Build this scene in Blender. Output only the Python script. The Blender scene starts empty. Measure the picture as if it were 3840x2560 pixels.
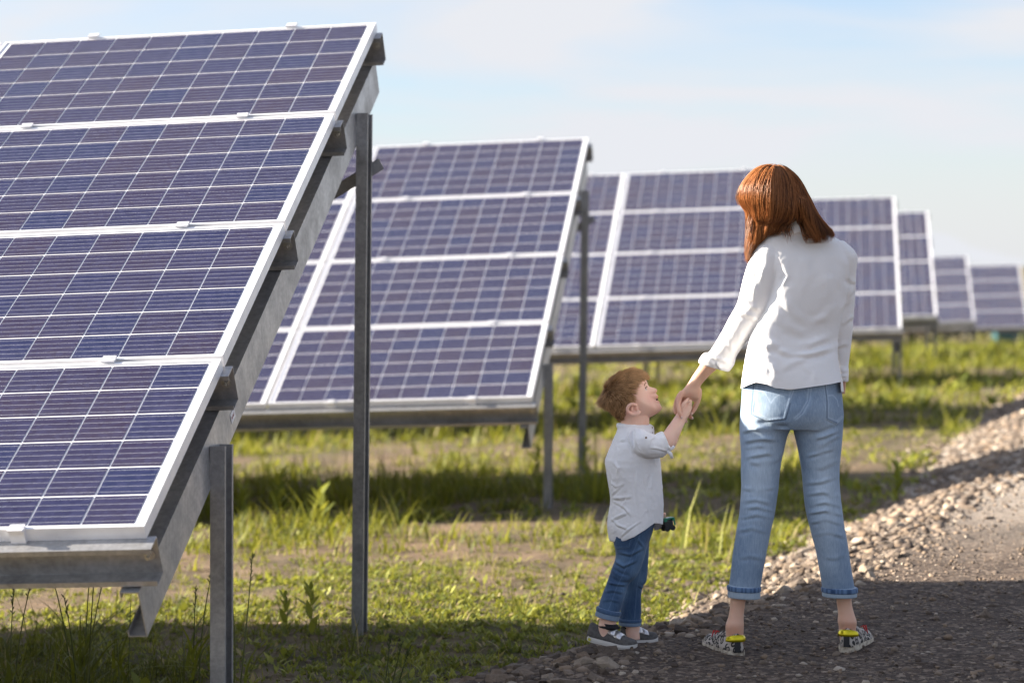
import bpy, bmesh, math, random
import numpy as np
from mathutils import Vector, Matrix, Quaternion, noise
from mathutils.bvhtree import BVHTree
R = math.radians
rng = np.random.default_rng(7)
random.seed(7)
sc = bpy.context.scene
col = sc.collection

# ------------------------------------------------------------------ camera
CAM_Z = 1.53
PITCH = math.atan(280 / 8800)
FPX = 9000.0                        # focal length in pixels of the 3840 px wide photograph
cam_d = bpy.data.cameras.new('camera')
cam = bpy.data.objects.new('camera', cam_d); col.objects.link(cam)
cam.location = (0, 0, CAM_Z)
cam.rotation_euler = (math.pi / 2 - PITCH, 0, 0)
cam_d.sensor_width = 36.0
cam_d.lens = 36.0 * FPX / 3840
cam_d.clip_start = 0.1; cam_d.clip_end = 6000
cam_d.dof.use_dof = True
cam_d.dof.focus_distance = 8.15
cam_d.dof.aperture_fstop = 2.8
sc.camera = cam

# ------------------------------------------------------------------ light
ROWYAW = R(8.2)                      # the rows run this much away from square to the view
SUN_EL = R(20.5)
SUN_AZ = R(9.2)                      # in front of due left
sun_dir = Vector((-math.cos(SUN_AZ) * math.cos(SUN_EL), math.sin(SUN_AZ) * math.cos(SUN_EL), math.sin(SUN_EL)))
sd = bpy.data.lights.new('sun', 'SUN'); so = bpy.data.objects.new('sun', sd); col.objects.link(so)
sd.energy = 5.0; sd.angle = R(0.55); sd.color = (1.0, 0.90, 0.76)
so.rotation_euler = sun_dir.to_track_quat('Z', 'Y').to_euler()
so.location = (-40, 10, 30)

w = bpy.data.worlds.new('World'); sc.world = w; w.use_nodes = True
nt = w.node_tree; nt.nodes.clear()
def N(t, **k):
    n = nt.nodes.new(t)
    for a, b in k.items(): setattr(n, a, b)
    return n
L = lambda a, b: nt.links.new(a, b)
out = N('ShaderNodeOutputWorld'); bg = N('ShaderNodeBackground')
sky = N('ShaderNodeTexSky', sky_type='NISHITA', sun_disc=False)
sky.sun_elevation = SUN_EL; sky.sun_rotation = R(360 - 81.8)
sky.air_density = 1.0; sky.dust_density = .4; sky.ozone_density = 1.6
tc = N('ShaderNodeTexCoord'); sep = N('ShaderNodeSeparateXYZ'); L(tc.outputs['Generated'], sep.inputs[0])
# clouds on a flat layer: direction divided by its height
mx = N('ShaderNodeMath', operation='MAXIMUM'); mx.inputs[1].default_value = 0.0; L(sep.outputs['Z'], mx.inputs[0])
ad = N('ShaderNodeMath', operation='ADD'); ad.inputs[1].default_value = 0.22; L(mx.outputs[0], ad.inputs[0])
dx = N('ShaderNodeMath', operation='DIVIDE'); L(sep.outputs['X'], dx.inputs[0]); L(ad.outputs[0], dx.inputs[1])
dy = N('ShaderNodeMath', operation='DIVIDE'); L(sep.outputs['Y'], dy.inputs[0]); L(ad.outputs[0], dy.inputs[1])
cb = N('ShaderNodeCombineXYZ'); L(dx.outputs[0], cb.inputs[0]); L(dy.outputs[0], cb.inputs[1])
mp = N('ShaderNodeMapping'); mp.inputs['Rotation'].default_value = (0, 0, R(20)); mp.inputs['Location'].default_value = (4.35, 1.9, 0)
mp.inputs['Scale'].default_value = (1.0, 1.5, 1)
L(cb.outputs[0], mp.inputs[0])
n1 = N('ShaderNodeTexNoise'); n1.inputs['Scale'].default_value = 1.5; n1.inputs['Detail'].default_value = 8; n1.inputs['Roughness'].default_value = .5; n1.inputs['Distortion'].default_value = .35
L(mp.outputs[0], n1.inputs['Vector'])
cr = N('ShaderNodeValToRGB'); cr.color_ramp.elements[0].position = .37; cr.color_ramp.elements[0].color = (.18, .18, .18, 1)
cr.color_ramp.elements[1].position = .57; cr.color_ramp.elements[1].color = (1, 1, 1, 1)
L(n1.outputs['Fac'], cr.inputs[0])
cm = N('ShaderNodeMix', data_type='RGBA'); 
# the veil thickens towards the horizon and opens overhead
hzr = N('ShaderNodeMapRange', interpolation_type='SMOOTHSTEP'); L(mx.outputs[0], hzr.inputs['Value']); hzr.inputs['From Min'].default_value = 0.0; hzr.inputs['From Max'].default_value = .11; hzr.inputs['To Min'].default_value = .80; hzr.inputs['To Max'].default_value = 0
zen = N('ShaderNodeMapRange', interpolation_type='SMOOTHSTEP'); L(mx.outputs[0], zen.inputs['Value']); zen.inputs['From Min'].default_value = .25; zen.inputs['From Max'].default_value = .8; zen.inputs['To Min'].default_value = 1; zen.inputs['To Max'].default_value = .55
zm = N('ShaderNodeMath', operation='MULTIPLY'); L(cr.outputs['Color'], zm.inputs[0]); L(zen.outputs[0], zm.inputs[1])
fm_ = N('ShaderNodeMath', operation='MAXIMUM'); L(zm.outputs[0], fm_.inputs[0]); L(hzr.outputs[0], fm_.inputs[1]); L(fm_.outputs[0], cm.inputs['Factor'])
# cloud glow added round the sun, out of view, to lift the fill light
dt = N('ShaderNodeVectorMath', operation='DOT_PRODUCT'); L(tc.outputs['Generated'], dt.inputs[0]); dt.inputs[1].default_value = sun_dir[:]
d0 = N('ShaderNodeMath', operation='MAXIMUM'); L(dt.outputs['Value'], d0.inputs[0]); d0.inputs[1].default_value = 0
d1 = N('ShaderNodeMath', operation='POWER'); L(d0.outputs[0], d1.inputs[0]); d1.inputs[1].default_value = 5
d2 = N('ShaderNodeMath', operation='MULTIPLY_ADD'); L(d1.outputs[0], d2.inputs[0]); d2.inputs[1].default_value = 3.6; d2.inputs[2].default_value = 1.0
cc = N('ShaderNodeVectorMath', operation='SCALE'); cc.inputs[0].default_value = (2.92, 2.99, 3.16); L(d2.outputs[0], cc.inputs['Scale'])
tint = N('ShaderNodeVectorMath', operation='MULTIPLY'); L(sky.outputs[0], tint.inputs[0]); tint.inputs[1].default_value = (.56, .61, .76)
L(tint.outputs[0], cm.inputs['A']); L(cc.outputs[0], cm.inputs['B'])
L(cm.outputs['Result'], bg.inputs['Color']); bg.inputs['Strength'].default_value = 0.068
L(bg.outputs[0], out.inputs[0])

sc.view_settings.view_transform = 'Standard'
sc.view_settings.look = 'None'; sc.view_settings.exposure = 2.05; sc.view_settings.gamma = 1
sc.view_settings.use_curve_mapping = False
sc.render.engine = 'CYCLES'
sc.cycles.use_denoising = True
sc.cycles.max_bounces = 6; sc.cycles.diffuse_bounces = 3; sc.cycles.glossy_bounces = 3
sc.cycles.transmission_bounces = 3; sc.cycles.transparent_max_bounces = 6
sc.cycles.sample_clamp_indirect = 6

# ------------------------------------------------------------------ helpers
def pix(xv, yv, d):
    """photograph pixel (2352 px wide scale) and distance -> point"""
    x = (xv * 3840 / 2352 - 1920) / FPX; u = (1280 - yv * 3840 / 2352) / FPX
    c, s = math.cos(PITCH), math.sin(PITCH)
    v = Vector((x, c + u * s, u * c - s))
    v *= d / v.y
    return v + Vector((0, 0, CAM_Z))
def unpix(P):
    """array of points -> pixels (2352 scale)"""
    c, s = math.cos(PITCH), math.sin(PITCH)
    x = P[:, 0]; z = P[:, 2] - CAM_Z
    d = P[:, 1] * c - z * s; u = P[:, 1] * s + z * c
    return np.stack([(1920 + FPX * x / d), (1280 - FPX * u / d)], 1) * (2352 / 3840)

_pc, _ps = math.cos(PITCH), math.sin(PITCH)
def upx(p):
    z = p[2] - CAM_Z; d = p[1] * _pc - z * _ps
    return ((1920 + FPX * p[0] / d) * (2352 / 3840), (1280 - FPX * (p[1] * _ps + z * _pc) / d) * (2352 / 3840))
class MB:
    def __init__(s): s.v = []; s.f = []; s.m = []
    def add(s, v, f, m=0):
        o = len(s.v); s.v += [tuple(p) for p in v]; s.f += [tuple(i + o for i in q) for q in f]; s.m += [m] * len(f)
    def box(s, lo, hi, M=None, m=0):
        v = [Vector((x, y, z)) for x in (lo[0], hi[0]) for y in (lo[1], hi[1]) for z in (lo[2], hi[2])]
        if M: v = [M @ p for p in v]
        s.add(v, [(0, 1, 3, 2), (4, 6, 7, 5), (0, 4, 5, 1), (2, 3, 7, 6), (0, 2, 6, 4), (1, 5, 7, 3)], m)
    def extrude(s, prof, o, ax, ay, az, m=0):
        """closed 2-D profile in (ax, ay), swept by the vector az from o"""
        n = len(prof)
        a = [Vector(o) + ax * p[0] + ay * p[1] for p in prof]
        b = [p + az for p in a]
        f = [(i, (i + 1) % n, n + (i + 1) % n, n + i) for i in range(n)]
        s.add(a + b, f + [tuple(range(n))[::-1], tuple(range(n, 2 * n))], m)
    def tube(s, pts, rad, n=8, m=0, cap=True):
        pts = [Vector(p) for p in pts]; rings = []
        up = Vector((0.13, 0.31, 0.94))
        for i, p in enumerate(pts):
            t = (pts[min(i + 1, len(pts) - 1)] - pts[max(i - 1, 0)]).normalized()
            a = t.cross(up)
            if a.length < 1e-4: a = t.cross(Vector((1, 0, 0)))
            a.normalize(); b = t.cross(a)
            r = rad[i] if hasattr(rad, '__len__') else rad
            rings.append([p + (a * math.cos(q) + b * math.sin(q)) * r for q in [2 * math.pi * k / n for k in range(n)]])
        v = [p for r_ in rings for p in r_]
        f = [(i * n + k, i * n + (k + 1) % n, (i + 1) * n + (k + 1) % n, (i + 1) * n + k) for i in range(len(pts) - 1) for k in range(n)]
        if cap: f += [tuple(range(n))[::-1], tuple(range((len(pts) - 1) * n, len(pts) * n))]
        s.add(v, f, m)
    def mesh(s, name, mats, smooth=False):
        me = bpy.data.meshes.new(name); me.from_pydata(s.v, [], s.f); 
        for mt in (mats if isinstance(mats, (list, tuple)) else [mats]): me.materials.append(mt)
        me.polygons.foreach_set('material_index', s.m)
        if smooth: me.polygons.foreach_set('use_smooth', [True] * len(me.polygons))
        bm = bmesh.new(); bm.from_mesh(me); bmesh.ops.recalc_face_normals(bm, faces=bm.faces); bm.to_mesh(me); bm.free()
        me.update()
        return me
def link(name, me, parent=None, loc=None, M=None):
    o = bpy.data.objects.new(name, me); col.objects.link(o)
    if parent is not None: o.parent = parent
    if M is not None: o.matrix_local = M
    elif loc is not None: o.location = loc
    return o
def tag(o, label=None, cat=None, group=None, kind=None):
    if label: o['label'] = label
    if cat: o['category'] = cat
    if group: o['group'] = group
    if kind: o['kind'] = kind
    return o
def empty(name, loc):
    o = bpy.data.objects.new(name, None); col.objects.link(o); o.location = loc; o.empty_display_size = .1
    return o
def np_mesh(name, V, F, mats, smooth=False, fm=None):
    """fast mesh: V (n,3), F (m,k) all faces of one size"""
    me = bpy.data.meshes.new(name)
    V = np.asarray(V, np.float32); F = np.asarray(F, np.int32); k = F.shape[1]
    me.vertices.add(len(V)); me.vertices.foreach_set('co', V.ravel())
    me.loops.add(F.size); me.loops.foreach_set('vertex_index', F.ravel())
    me.polygons.add(len(F)); me.polygons.foreach_set('loop_start', np.arange(0, F.size, k, dtype=np.int32))
    for mt in (mats if isinstance(mats, (list, tuple)) else [mats]): me.materials.append(mt)
    if fm is not None: me.polygons.foreach_set('material_index', np.asarray(fm, np.int32))
    if smooth: me.polygons.foreach_set('use_smooth', np.ones(len(F), bool))
    me.update(calc_edges=True); me.validate()
    return me
def vcol(me, name, arr):
    a = me.attributes.new(name, 'FLOAT', 'POINT'); a.data.foreach_set('value', np.asarray(arr, np.float32))

# value noise on arrays
def vnoise(x, y, z=0.0, seed=0):
    x = np.asarray(x, float); y = np.asarray(y, float); z = np.asarray(z, float) + 0 * x
    xi, yi, zi = np.floor(x).astype(np.int64), np.floor(y).astype(np.int64), np.floor(z).astype(np.int64)
    fx, fy, fz = x - xi, y - yi, z - zi
    s = lambda t: t * t * t * (t * (6 * t - 15) + 10)
    fx, fy, fz = s(fx), s(fy), s(fz)
    def h(a, b, c):
        n = (a * 374761393 + b * 668265263 + c * 2147483647 + seed * 974634777) & 0xffffffff
        n = ((n ^ (n >> 13)) * 1274126177) & 0xffffffff
        n = ((n ^ (n >> 16)) * 2246822519) & 0xffffffff
        return ((n ^ (n >> 15)) & 0xffff) / 32767.5 - 1
    r = 0
    for a in (0, 1):
        for b in (0, 1):
            for c in (0, 1):
                r = r + h(xi + a, yi + b, zi + c) * (fx if a else 1 - fx) * (fy if b else 1 - fy) * (fz if c else 1 - fz)
    return r
def fbm(x, y, z=0.0, o=4, seed=0):
    r = 0; a = 1; t = 0
    for i in range(o):
        r = r + a * vnoise(np.asarray(x) * 2 ** i, np.asarray(y) * 2 ** i, np.asarray(z) * 2 ** i, seed + i); t += a; a *= .5
    return r / t

# ------------------------------------------------------------------ materials
class MT:
    """small node builder round one Principled surface"""
    def __init__(s, name, color=(.5, .5, .5), rough=.6, metal=0., **kw):
        s.m = bpy.data.materials.new(name); s.m.use_nodes = True; s.t = s.m.node_tree
        s.p = s.t.nodes['Principled BSDF']
        s.out = s.t.nodes['Material Output']
        s.p.inputs['Base Color'].default_value = (*color, 1); s.p.inputs['Roughness'].default_value = rough; s.p.inputs['Metallic'].default_value = metal
        for k, v in kw.items(): s.p.inputs[k.replace('_', ' ')].default_value = v
    def n(s, t, **k):
        n = s.t.nodes.new(t)
        for a, b in k.items():
            if a.startswith('i_'): n.inputs[a[2:].replace('_', ' ')].default_value = b
            else: setattr(n, a, b)
        return n
    def l(s, a, b): s.t.links.new(a, b)
    def coord(s, kind='Object', scale=None):
        c = s.n('ShaderNodeTexCoord').outputs[kind]
        if scale is not None:
            mp = s.n('ShaderNodeMapping'); mp.inputs['Scale'].default_value = scale; s.l(c, mp.inputs[0]); return mp.outputs[0]
        return c
    def noise(s, vec, scale, detail=4, rough=.55, dist=0.):
        n = s.n('ShaderNodeTexNoise'); n.inputs['Scale'].default_value = scale; n.inputs['Detail'].default_value = detail
        n.inputs['Roughness'].default_value = rough; n.inputs['Distortion'].default_value = dist
        if vec is not None: s.l(vec, n.inputs['Vector'])
        return n.outputs['Fac']
    def ramp(s, fac, *stops, interp='LINEAR'):
        r = s.n('ShaderNodeValToRGB'); e = r.color_ramp.elements; r.color_ramp.interpolation = interp
        while len(e) < len(stops): e.new(.5)
        for q, (p, c) in zip(e, stops):
            q.position = p; q.color = (*c, 1) if hasattr(c, '__len__') else (c, c, c, 1)
        s.l(fac, r.inputs[0]); return r.outputs[0]
    def mix(s, fac, a, b, mode='MIX'):
        m = s.n('ShaderNodeMix', data_type='RGBA', blend_type=mode)
        for sock, v in (('Factor', fac), ('A', a), ('B', b)):
            i = [q for q in m.inputs if q.name == sock and (q.type == 'RGBA' or sock == 'Factor' and q.type == 'VALUE')][0]
            if hasattr(v, 'links') or hasattr(v, 'is_linked'): s.l(v, i)
            elif hasattr(v, '__len__'): i.default_value = (*v, 1)
            else: i.default_value = v
        return [q for q in m.outputs if q.type == 'RGBA'][0]
    def math(s, op, a, b=None, clamp=False):
        m = s.n('ShaderNodeMath', operation=op, use_clamp=clamp)
        for i, v in enumerate((a, b)):
            if v is None: continue
            if hasattr(v, 'is_linked'): s.l(v, m.inputs[i])
            else: m.inputs[i].default_value = v
        return m.outputs[0]
    def bump(s, h, strength=.3, dist=.01):
        b = s.n('ShaderNodeBump'); b.inputs['Strength'].default_value = strength; b.inputs['Distance'].default_value = dist
        s.l(h, b.inputs['Height']); s.l(b.outputs[0], s.p.inputs['Normal']); return b
    def base(s, c): s.l(c, s.p.inputs['Base Color'])
    def rough(s, c): s.l(c, s.p.inputs['Roughness'])
    def attr(s, name):
        a = s.n('ShaderNodeAttribute', attribute_name=name); return a.outputs['Fac']
    def rnd(s): return s.n('ShaderNodeObjectInfo').outputs['Random']

def m_steel(name, tone, rough, metal=.75):
    t = MT(name, (tone,) * 3, rough, metal)
    v = t.coord('Object'); a = t.noise(v, 55, 3, .6); b = t.noise(v, 7, 4, .6)
    c = t.ramp(a, (.3, tuple(tone * k for k in (.80, .80, .82))), (.7, tuple(tone * k for k in (1.12, 1.12, 1.14))))
    d = t.ramp(b, (.35, (.72, .72, .71)), (.65, (1, 1, 1)))
    t.base(t.mix(1.0, c, d, 'MULTIPLY'))
    t.rough(t.ramp(b, (.3, rough + .12), (.7, rough - .06)))
    t.bump(a, .05, .002)
    return t.m
M_GALV = m_steel('galvanised steel', .50, .42)
M_GALV2 = m_steel('galvanised steel post', .36, .5, .6)
M_BOLT = MT('zinc bolt', (.55, .54, .5), .35, .9).m
def m_alu():
    t = MT('anodised aluminium', (.80, .80, .82), .38, .35)
    v = t.coord('Object', (3, 3, 3)); a = t.noise(v, 6, 5)
    t.base(t.ramp(a, (.3, (.74, .74, .76)), (.7, (.84, .84, .86)))); t.rough(t.ramp(a, (.3, .46), (.7, .34)))
    return t.m
M_ALU = m_alu()
def m_cell():
    t = MT('silicon cell', (.02, .022, .06), .45, 0)
    uv = t.n('ShaderNodeUVMap').outputs[0]; sp = t.n('ShaderNodeSeparateXYZ'); t.l(uv, sp.inputs[0])
    y = t.math('MULTIPLY', sp.outputs['Y'], 5.0); fr = t.math('FRACT', y); ds = t.math('ABSOLUTE', t.math('SUBTRACT', fr, .5))
    bus = t.math('LESS_THAN', ds, .020)
    v = t.coord('UV', (14, 14, 14)); vo = t.n('ShaderNodeTexVoronoi'); t.l(v, vo.inputs['Vector']); vo.inputs['Scale'].default_value = .6
    # every cell has a grain of its own
    off = t.n('ShaderNodeVectorMath', operation='SCALE'); 
    cb = t.n('ShaderNodeCombineXYZ'); r = t.rnd(); t.l(r, cb.inputs[0]); t.l(r, cb.inputs[1]); t.l(cb.outputs[0], off.inputs[0]); off.inputs['Scale'].default_value = 90
    ad = t.n('ShaderNodeVectorMath', operation='ADD'); t.l(v, ad.inputs[0]); t.l(off.outputs[0], ad.inputs[1]); t.l(ad.outputs[0], vo.inputs['Vector'])
    g = t.n('ShaderNodeSeparateColor'); t.l(vo.outputs['Color'], g.inputs[0])
    c = t.ramp(r, (0, (.018, .018, .050)), (.35, (.028, .020, .042)), (.7, (.014, .019, .060)), (1, (.026, .020, .046)))
    c = t.mix(t.math('MULTIPLY', g.outputs[0], .35), c, (.045, .048, .11))
    ds_ = t.ramp(t.noise(t.coord('Object'), 3.0, 5, .6), (.35, .008), (.75, .045)); c = t.mix(ds_, c, (.34, .31, .29))   # dust
    c = t.mix(bus, c, (.38, .39, .43))
    t.base(c)
    t.p.inputs['Coat Weight'].default_value = .5; t.p.inputs['Coat Roughness'].default_value = .05; t.p.inputs['Coat IOR'].default_value = 1.45
    t.p.inputs['Specular IOR Level'].default_value = 0
    return t.m
M_CELL = m_cell()
M_BACK = MT('white backsheet under glass', (.80, .80, .82), .5, 0, Coat_Weight=.5, Coat_Roughness=.05).m
M_UNDER = MT('panel underside', (.55, .55, .56), .6).m
M_BLACK = MT('black plastic', (.012, .012, .013), .45).m

# ------------------------------------------------------------------ terrain
_gy = np.array([-3000, 8.5, 16.4, 24, 32, 41, 50, 66, 71, 90, 4000]); _gz = np.array([0, 0, -.05, -.01, -.06, -.08, -.25, -.77, -1.0, -1.15, -1.15])
_ey = np.array([-3000, 0, 8.5, 16.4, 24.3, 32.4, 41, 66, 71, 100, 4000]); _ex = np.array([-2.05, -2.05, -.84, .32, 2.6, 5.2, 7.15, 12.7, 15.1, 22, 22])
_ry = np.array([-3000, -5, 0, 5, 8.1, 9.8, 12.5, 15.8, 20, 26.8, 34, 43, 66, 75, 150, 4000]); _rx = np.array([-4.5, -4.5, -2.8, -1.25, -.26, .75, 1.64, 2.8, 3.9, 5.7, 8.2, 10.9, 17.6, 20.4, 44, 44])
def road_t(x, y): return (np.asarray(x, float) - np.interp(y, _ry, _rx)) * .87
def sst(t): t = np.clip(t, 0, 1); return t * t * (3 - 2 * t)
def field_z(x, y):
    x = np.asarray(x, float); y = np.asarray(y, float)
    q = x - np.interp(y, _ey, _ex)
    z = np.interp(y, _gy, _gz) + np.where(q < 0, .034 * np.maximum(q, -22), .012 * np.minimum(q, 25))
    near = np.clip((60 - np.hypot(x, y)) / 40, 0, 1)
    z = z + near * (.022 * fbm(x * 1.3, y * 1.3, o=3, seed=3) + .010 * fbm(x * 7, y * 7, o=3, seed=9))
    return z
def road_z(x, y):
    t = road_t(x, y)
    z = np.interp(y, _gy, _gz) + .012 * np.minimum(x - np.interp(y, _ey, _ex), 25)
    near = np.clip((60 - np.hypot(x, y)) / 40, 0, 1)
    b = .245 * sst((t + .55) / 1.15) - .045
    return z + b + near * (.014 * fbm(x * 2.1, y * 2.1, o=3, seed=21) + .007 * fbm(x * 15, y * 15, o=2, seed=25))
def surf_z(x, y):
    return np.where(road_t(x, y) > -.3, np.maximum(field_z(x, y), road_z(x, y)), field_z(x, y))
def gz(x, y): return float(surf_z(np.array([x]), np.array([y]))[0])

def axis(*segs):
    a = []
    for lo, hi, n in segs: a += list(np.linspace(lo, hi, n, endpoint=False))
    return np.array(a + [segs[-1][1]])
def grid_mesh(name, X, Y, Z, mat):
    n, m = X.shape
    V = np.stack([X, Y, Z], -1).reshape(-1, 3)
    i = np.arange(n * m).reshape(n, m)
    F = np.stack([i[:-1, :-1], i[:-1, 1:], i[1:, 1:], i[1:, :-1]], -1).reshape(-1, 4)
    return np_mesh(name, V, F, mat, True)

def veg(x, y):
    """0..1 how green the field is at a spot"""
    b = fbm(np.asarray(x) * .55 + 3, np.asarray(y) * .42, o=4, seed=41)
    f = fbm(np.asarray(x) * 2.3, np.asarray(y) * 2.1, o=3, seed=45)
    v = .52 + .75 * b + .45 * f
    v = v + .10 * np.clip((np.asarray(y) - 13) / 6, 0, 1) + .28 * np.clip((10.4 - np.asarray(y)) / 1.2, 0, 1)  # nearest ground greener: thicker growth, with the array's shade put into the colour
    return np.clip(v, 0, 1)

def m_soil():
    t = MT('dry field soil', (.2, .14, .09), .95)
    p = t.coord('Object')
    a = t.noise(p, 2.2, 6, .6); b = t.noise(p, 24, 5, .65); c = t.noise(p, 120, 3, .6)
    soil = t.ramp(a, (.3, (.085, .050, .028)), (.55, (.185, .118, .069)), (.75, (.28, .185, .115)))
    soil = t.mix(1.0, soil, t.ramp(b, (.3, (.55, .52, .5)), (.6, (1.05, 1.04, 1.02))), 'MULTIPLY')
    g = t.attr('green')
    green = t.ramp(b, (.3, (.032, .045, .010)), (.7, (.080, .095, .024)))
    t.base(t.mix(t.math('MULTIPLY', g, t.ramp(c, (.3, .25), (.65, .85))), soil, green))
    h = t.math('ADD', t.math('MULTIPLY', b, .7), t.math('MULTIPLY', c, .3))
    t.bump(h, .9, .03)
    return t.m
xs = axis((-1500, -60, 10), (-60, -12, 24), (-12, -5, 40), (-5, 7, 210), (7, 20, 60), (20, 70, 30), (70, 1500, 12))
ys = axis((-1200, -40, 8), (-40, 0, 12), (0, 6, 20), (6, 15.5, 210), (15.5, 26, 100), (26, 48, 80), (48, 90, 40), (90, 300, 16), (300, 3500, 12))
X, Y = np.meshgrid(xs, ys)
Z = field_z(X, Y)
Z = np.where(road_t(X, Y) > .5, Z - .12, Z)
me = grid_mesh('field', X, Y, Z, m_soil())
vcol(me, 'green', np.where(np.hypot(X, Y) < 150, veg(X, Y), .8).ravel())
field = tag(link('field_ground', me), kind='structure')

def m_road():
    t = MT('crushed gravel', (.2, .16, .13), .95)
    p = t.coord('Object')
    a = t.noise(p, 1.1, 5, .6); b = t.noise(p, 42, 4, .7); 
    vo = t.n('ShaderNodeTexVoronoi', feature='F1'); vo.inputs['Scale'].default_value = 65; vo.inputs['Randomness'].default_value = 1; t.l(p, vo.inputs['Vector'])
    vs = t.n('ShaderNodeSeparateColor'); t.l(vo.outputs['Color'], vs.inputs[0])
    vd = t.n('ShaderNodeTexVoronoi', feature='DISTANCE_TO_EDGE'); vd.inputs['Scale'].default_value = 65; t.l(p, vd.inputs['Vector'])
    c = t.ramp(vs.outputs[0], (0, (.036, .022, .014)), (.45, (.072, .047, .032)), (.8, (.128, .090, .064)), (1, (.26, .205, .155)))
    c = t.mix(1.0, c, t.ramp(a, (.35, (.72, .68, .64)), (.65, (1.15, 1.13, 1.1))), 'MULTIPLY')
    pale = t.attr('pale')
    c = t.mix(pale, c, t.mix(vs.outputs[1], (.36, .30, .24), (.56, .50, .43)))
    t.base(c)
    h = t.math('ADD', t.math('MULTIPLY', t.math('MINIMUM', vd.outputs['Distance'], .12), 5), t.math('MULTIPLY', b, .6))
    t.bump(h, .8, .012)
    return t.m
ys = axis((-30, 5.5, 30), (5.5, 15, 230), (15, 30, 130), (30, 60, 60), (60, 170, 40))
ts = axis((-.32, 1.6, 48), (1.6, 4, 40), (4, 9.5, 20))
T, Y = np.meshgrid(ts, ys)
X = np.interp(Y, _ry, _rx) + T / .87
Z = road_z(X, Y)
Z = np.where(T > 9, Z - .15, Z)
M_ROAD = m_road()
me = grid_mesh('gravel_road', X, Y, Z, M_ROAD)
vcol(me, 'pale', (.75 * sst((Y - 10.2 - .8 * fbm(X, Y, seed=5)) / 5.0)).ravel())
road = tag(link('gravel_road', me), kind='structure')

# ------------------------------------------------------------------ stones of the road's edge
def rock_mesh(name, seed, mat, flat=.6):
    r = random.Random(seed); bm = bmesh.new()
    for _ in range(15):
        v = Vector((r.gauss(0, 1), r.gauss(0, 1), r.gauss(0, 1))).normalized() * r.uniform(.8, 1.0)
        bm.verts.new((v.x * r.uniform(.85, 1.1), v.y * r.uniform(.6, .9), v.z * flat))
    bmesh.ops.convex_hull(bm, input=bm.verts)
    bmesh.ops.delete(bm, geom=[v for v in bm.verts if not v.link_faces], context='VERTS')
    bmesh.ops.triangulate(bm, faces=bm.faces)
    me = bpy.data.meshes.new(name); bm.to_mesh(me); bm.free(); me.materials.append(mat)
    return me
def m_stone():
    t = MT('quarry stone', (.3, .26, .22), .88)
    p = t.coord('Object'); 
    a = t.noise(p, 2.2, 6, .65)
    r = t.math('ADD', t.math('MULTIPLY', t.attr('rnd'), 1.0), t.math('MULTIPLY', t.rnd(), t.attr('solo')))
    c = t.ramp(r, (0, (.070, .050, .038)), (.3, (.135, .104, .080)), (.6, (.22, .172, .132)), (.85, (.215, .152, .10)), (1, (.40, .35, .29)))
    t.base(t.mix(1.0, c, t.ramp(a, (.3, (.68, .66, .64)), (.7, (1.15, 1.13, 1.1))), 'MULTIPLY'))
    t.bump(a, .5, .15)
    return t.m
M_STONE = m_stone()
rocks = [rock_mesh('stone', 100 + i, M_STONE, random.uniform(.45, .8)) for i in range(10)]
for m_ in rocks: vcol(m_, 'solo', np.ones(len(m_.vertices))); vcol(m_, 'rnd', np.zeros(len(m_.vertices)))
def rock_arrays(me):
    V = np.empty(len(me.vertices) * 3, np.float32); me.vertices.foreach_get('co', V)
    F = np.array([p.vertices[:] for p in me.polygons], np.int32)
    return V.reshape(-1, 3), F
RA = [rock_arrays(m_) for m_ in rocks]
# where they lie: a dense band along the edge, thinning onto the road
spots = []
def want(x, y, t):
    return
y = 6.9
n_try = 26000
yy = 6.9 + 24 * rng.random(n_try) ** 1.9
tt = rng.normal(.20, .26, n_try)
k = rng.random(n_try) < .18
tt[k] = rng.uniform(-.45, 3.2, k.sum())
xx = np.interp(yy, _ry, _rx) + tt / .87
size = np.exp(rng.normal(np.log(.022), .45, n_try)) * np.where((tt > .62), .5, 1.0) * np.where(yy > 13, 1.15, 1)
size = np.clip(size, .007, .062)
vis = (np.abs(xx / yy) < .30)
order = np.argsort(-size)
grid = {}; keep = []
for i in order:
    if not vis[i]: continue
    r_ = size[i]; c = (int(xx[i] // .12), int(yy[i] // .12)); ok = True
    for a in (-1, 0, 1):
        for b in (-1, 0, 1):
            for j in grid.get((c[0] + a, c[1] + b), ()):
                if (xx[i] - xx[j]) ** 2 + (yy[i] - yy[j]) ** 2 < (.72 * (r_ + size[j])) ** 2: ok = False; break
    # bare feet room for the two people
    if ok and ((xx[i] - .41) ** 2 / .028 + (yy[i] - 8.3) ** 2 / .05 < 1 or (abs(xx[i] - .70) < .13 + r_ or abs(xx[i] - 1.16) < .13 + r_) and 7.93 < yy[i] < 8.42): ok = size[i] < .012
    if ok: grid.setdefault(c, []).append(i); keep.append(i)
keep = np.array(keep)
zz = surf_z(xx, yy)
show = size[keep] / yy[keep]
hero = keep[np.argsort(-show)[:300]]; rest = np.setdiff1d(keep, hero)
for i in hero:
    s_ = size[i]
    M = Matrix.Translation((xx[i], yy[i], zz[i] - .06 * s_)) @ Matrix.Rotation(rng.uniform(0, 6.28), 4, 'Z') @ Matrix.Rotation(rng.normal(0, .3), 4, 'X') @ Matrix.Rotation(rng.normal(0, .3), 4, 'Y') @ Matrix.Scale(s_, 4)
    link('stone', rocks[i % 10], road, M=M)
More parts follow.
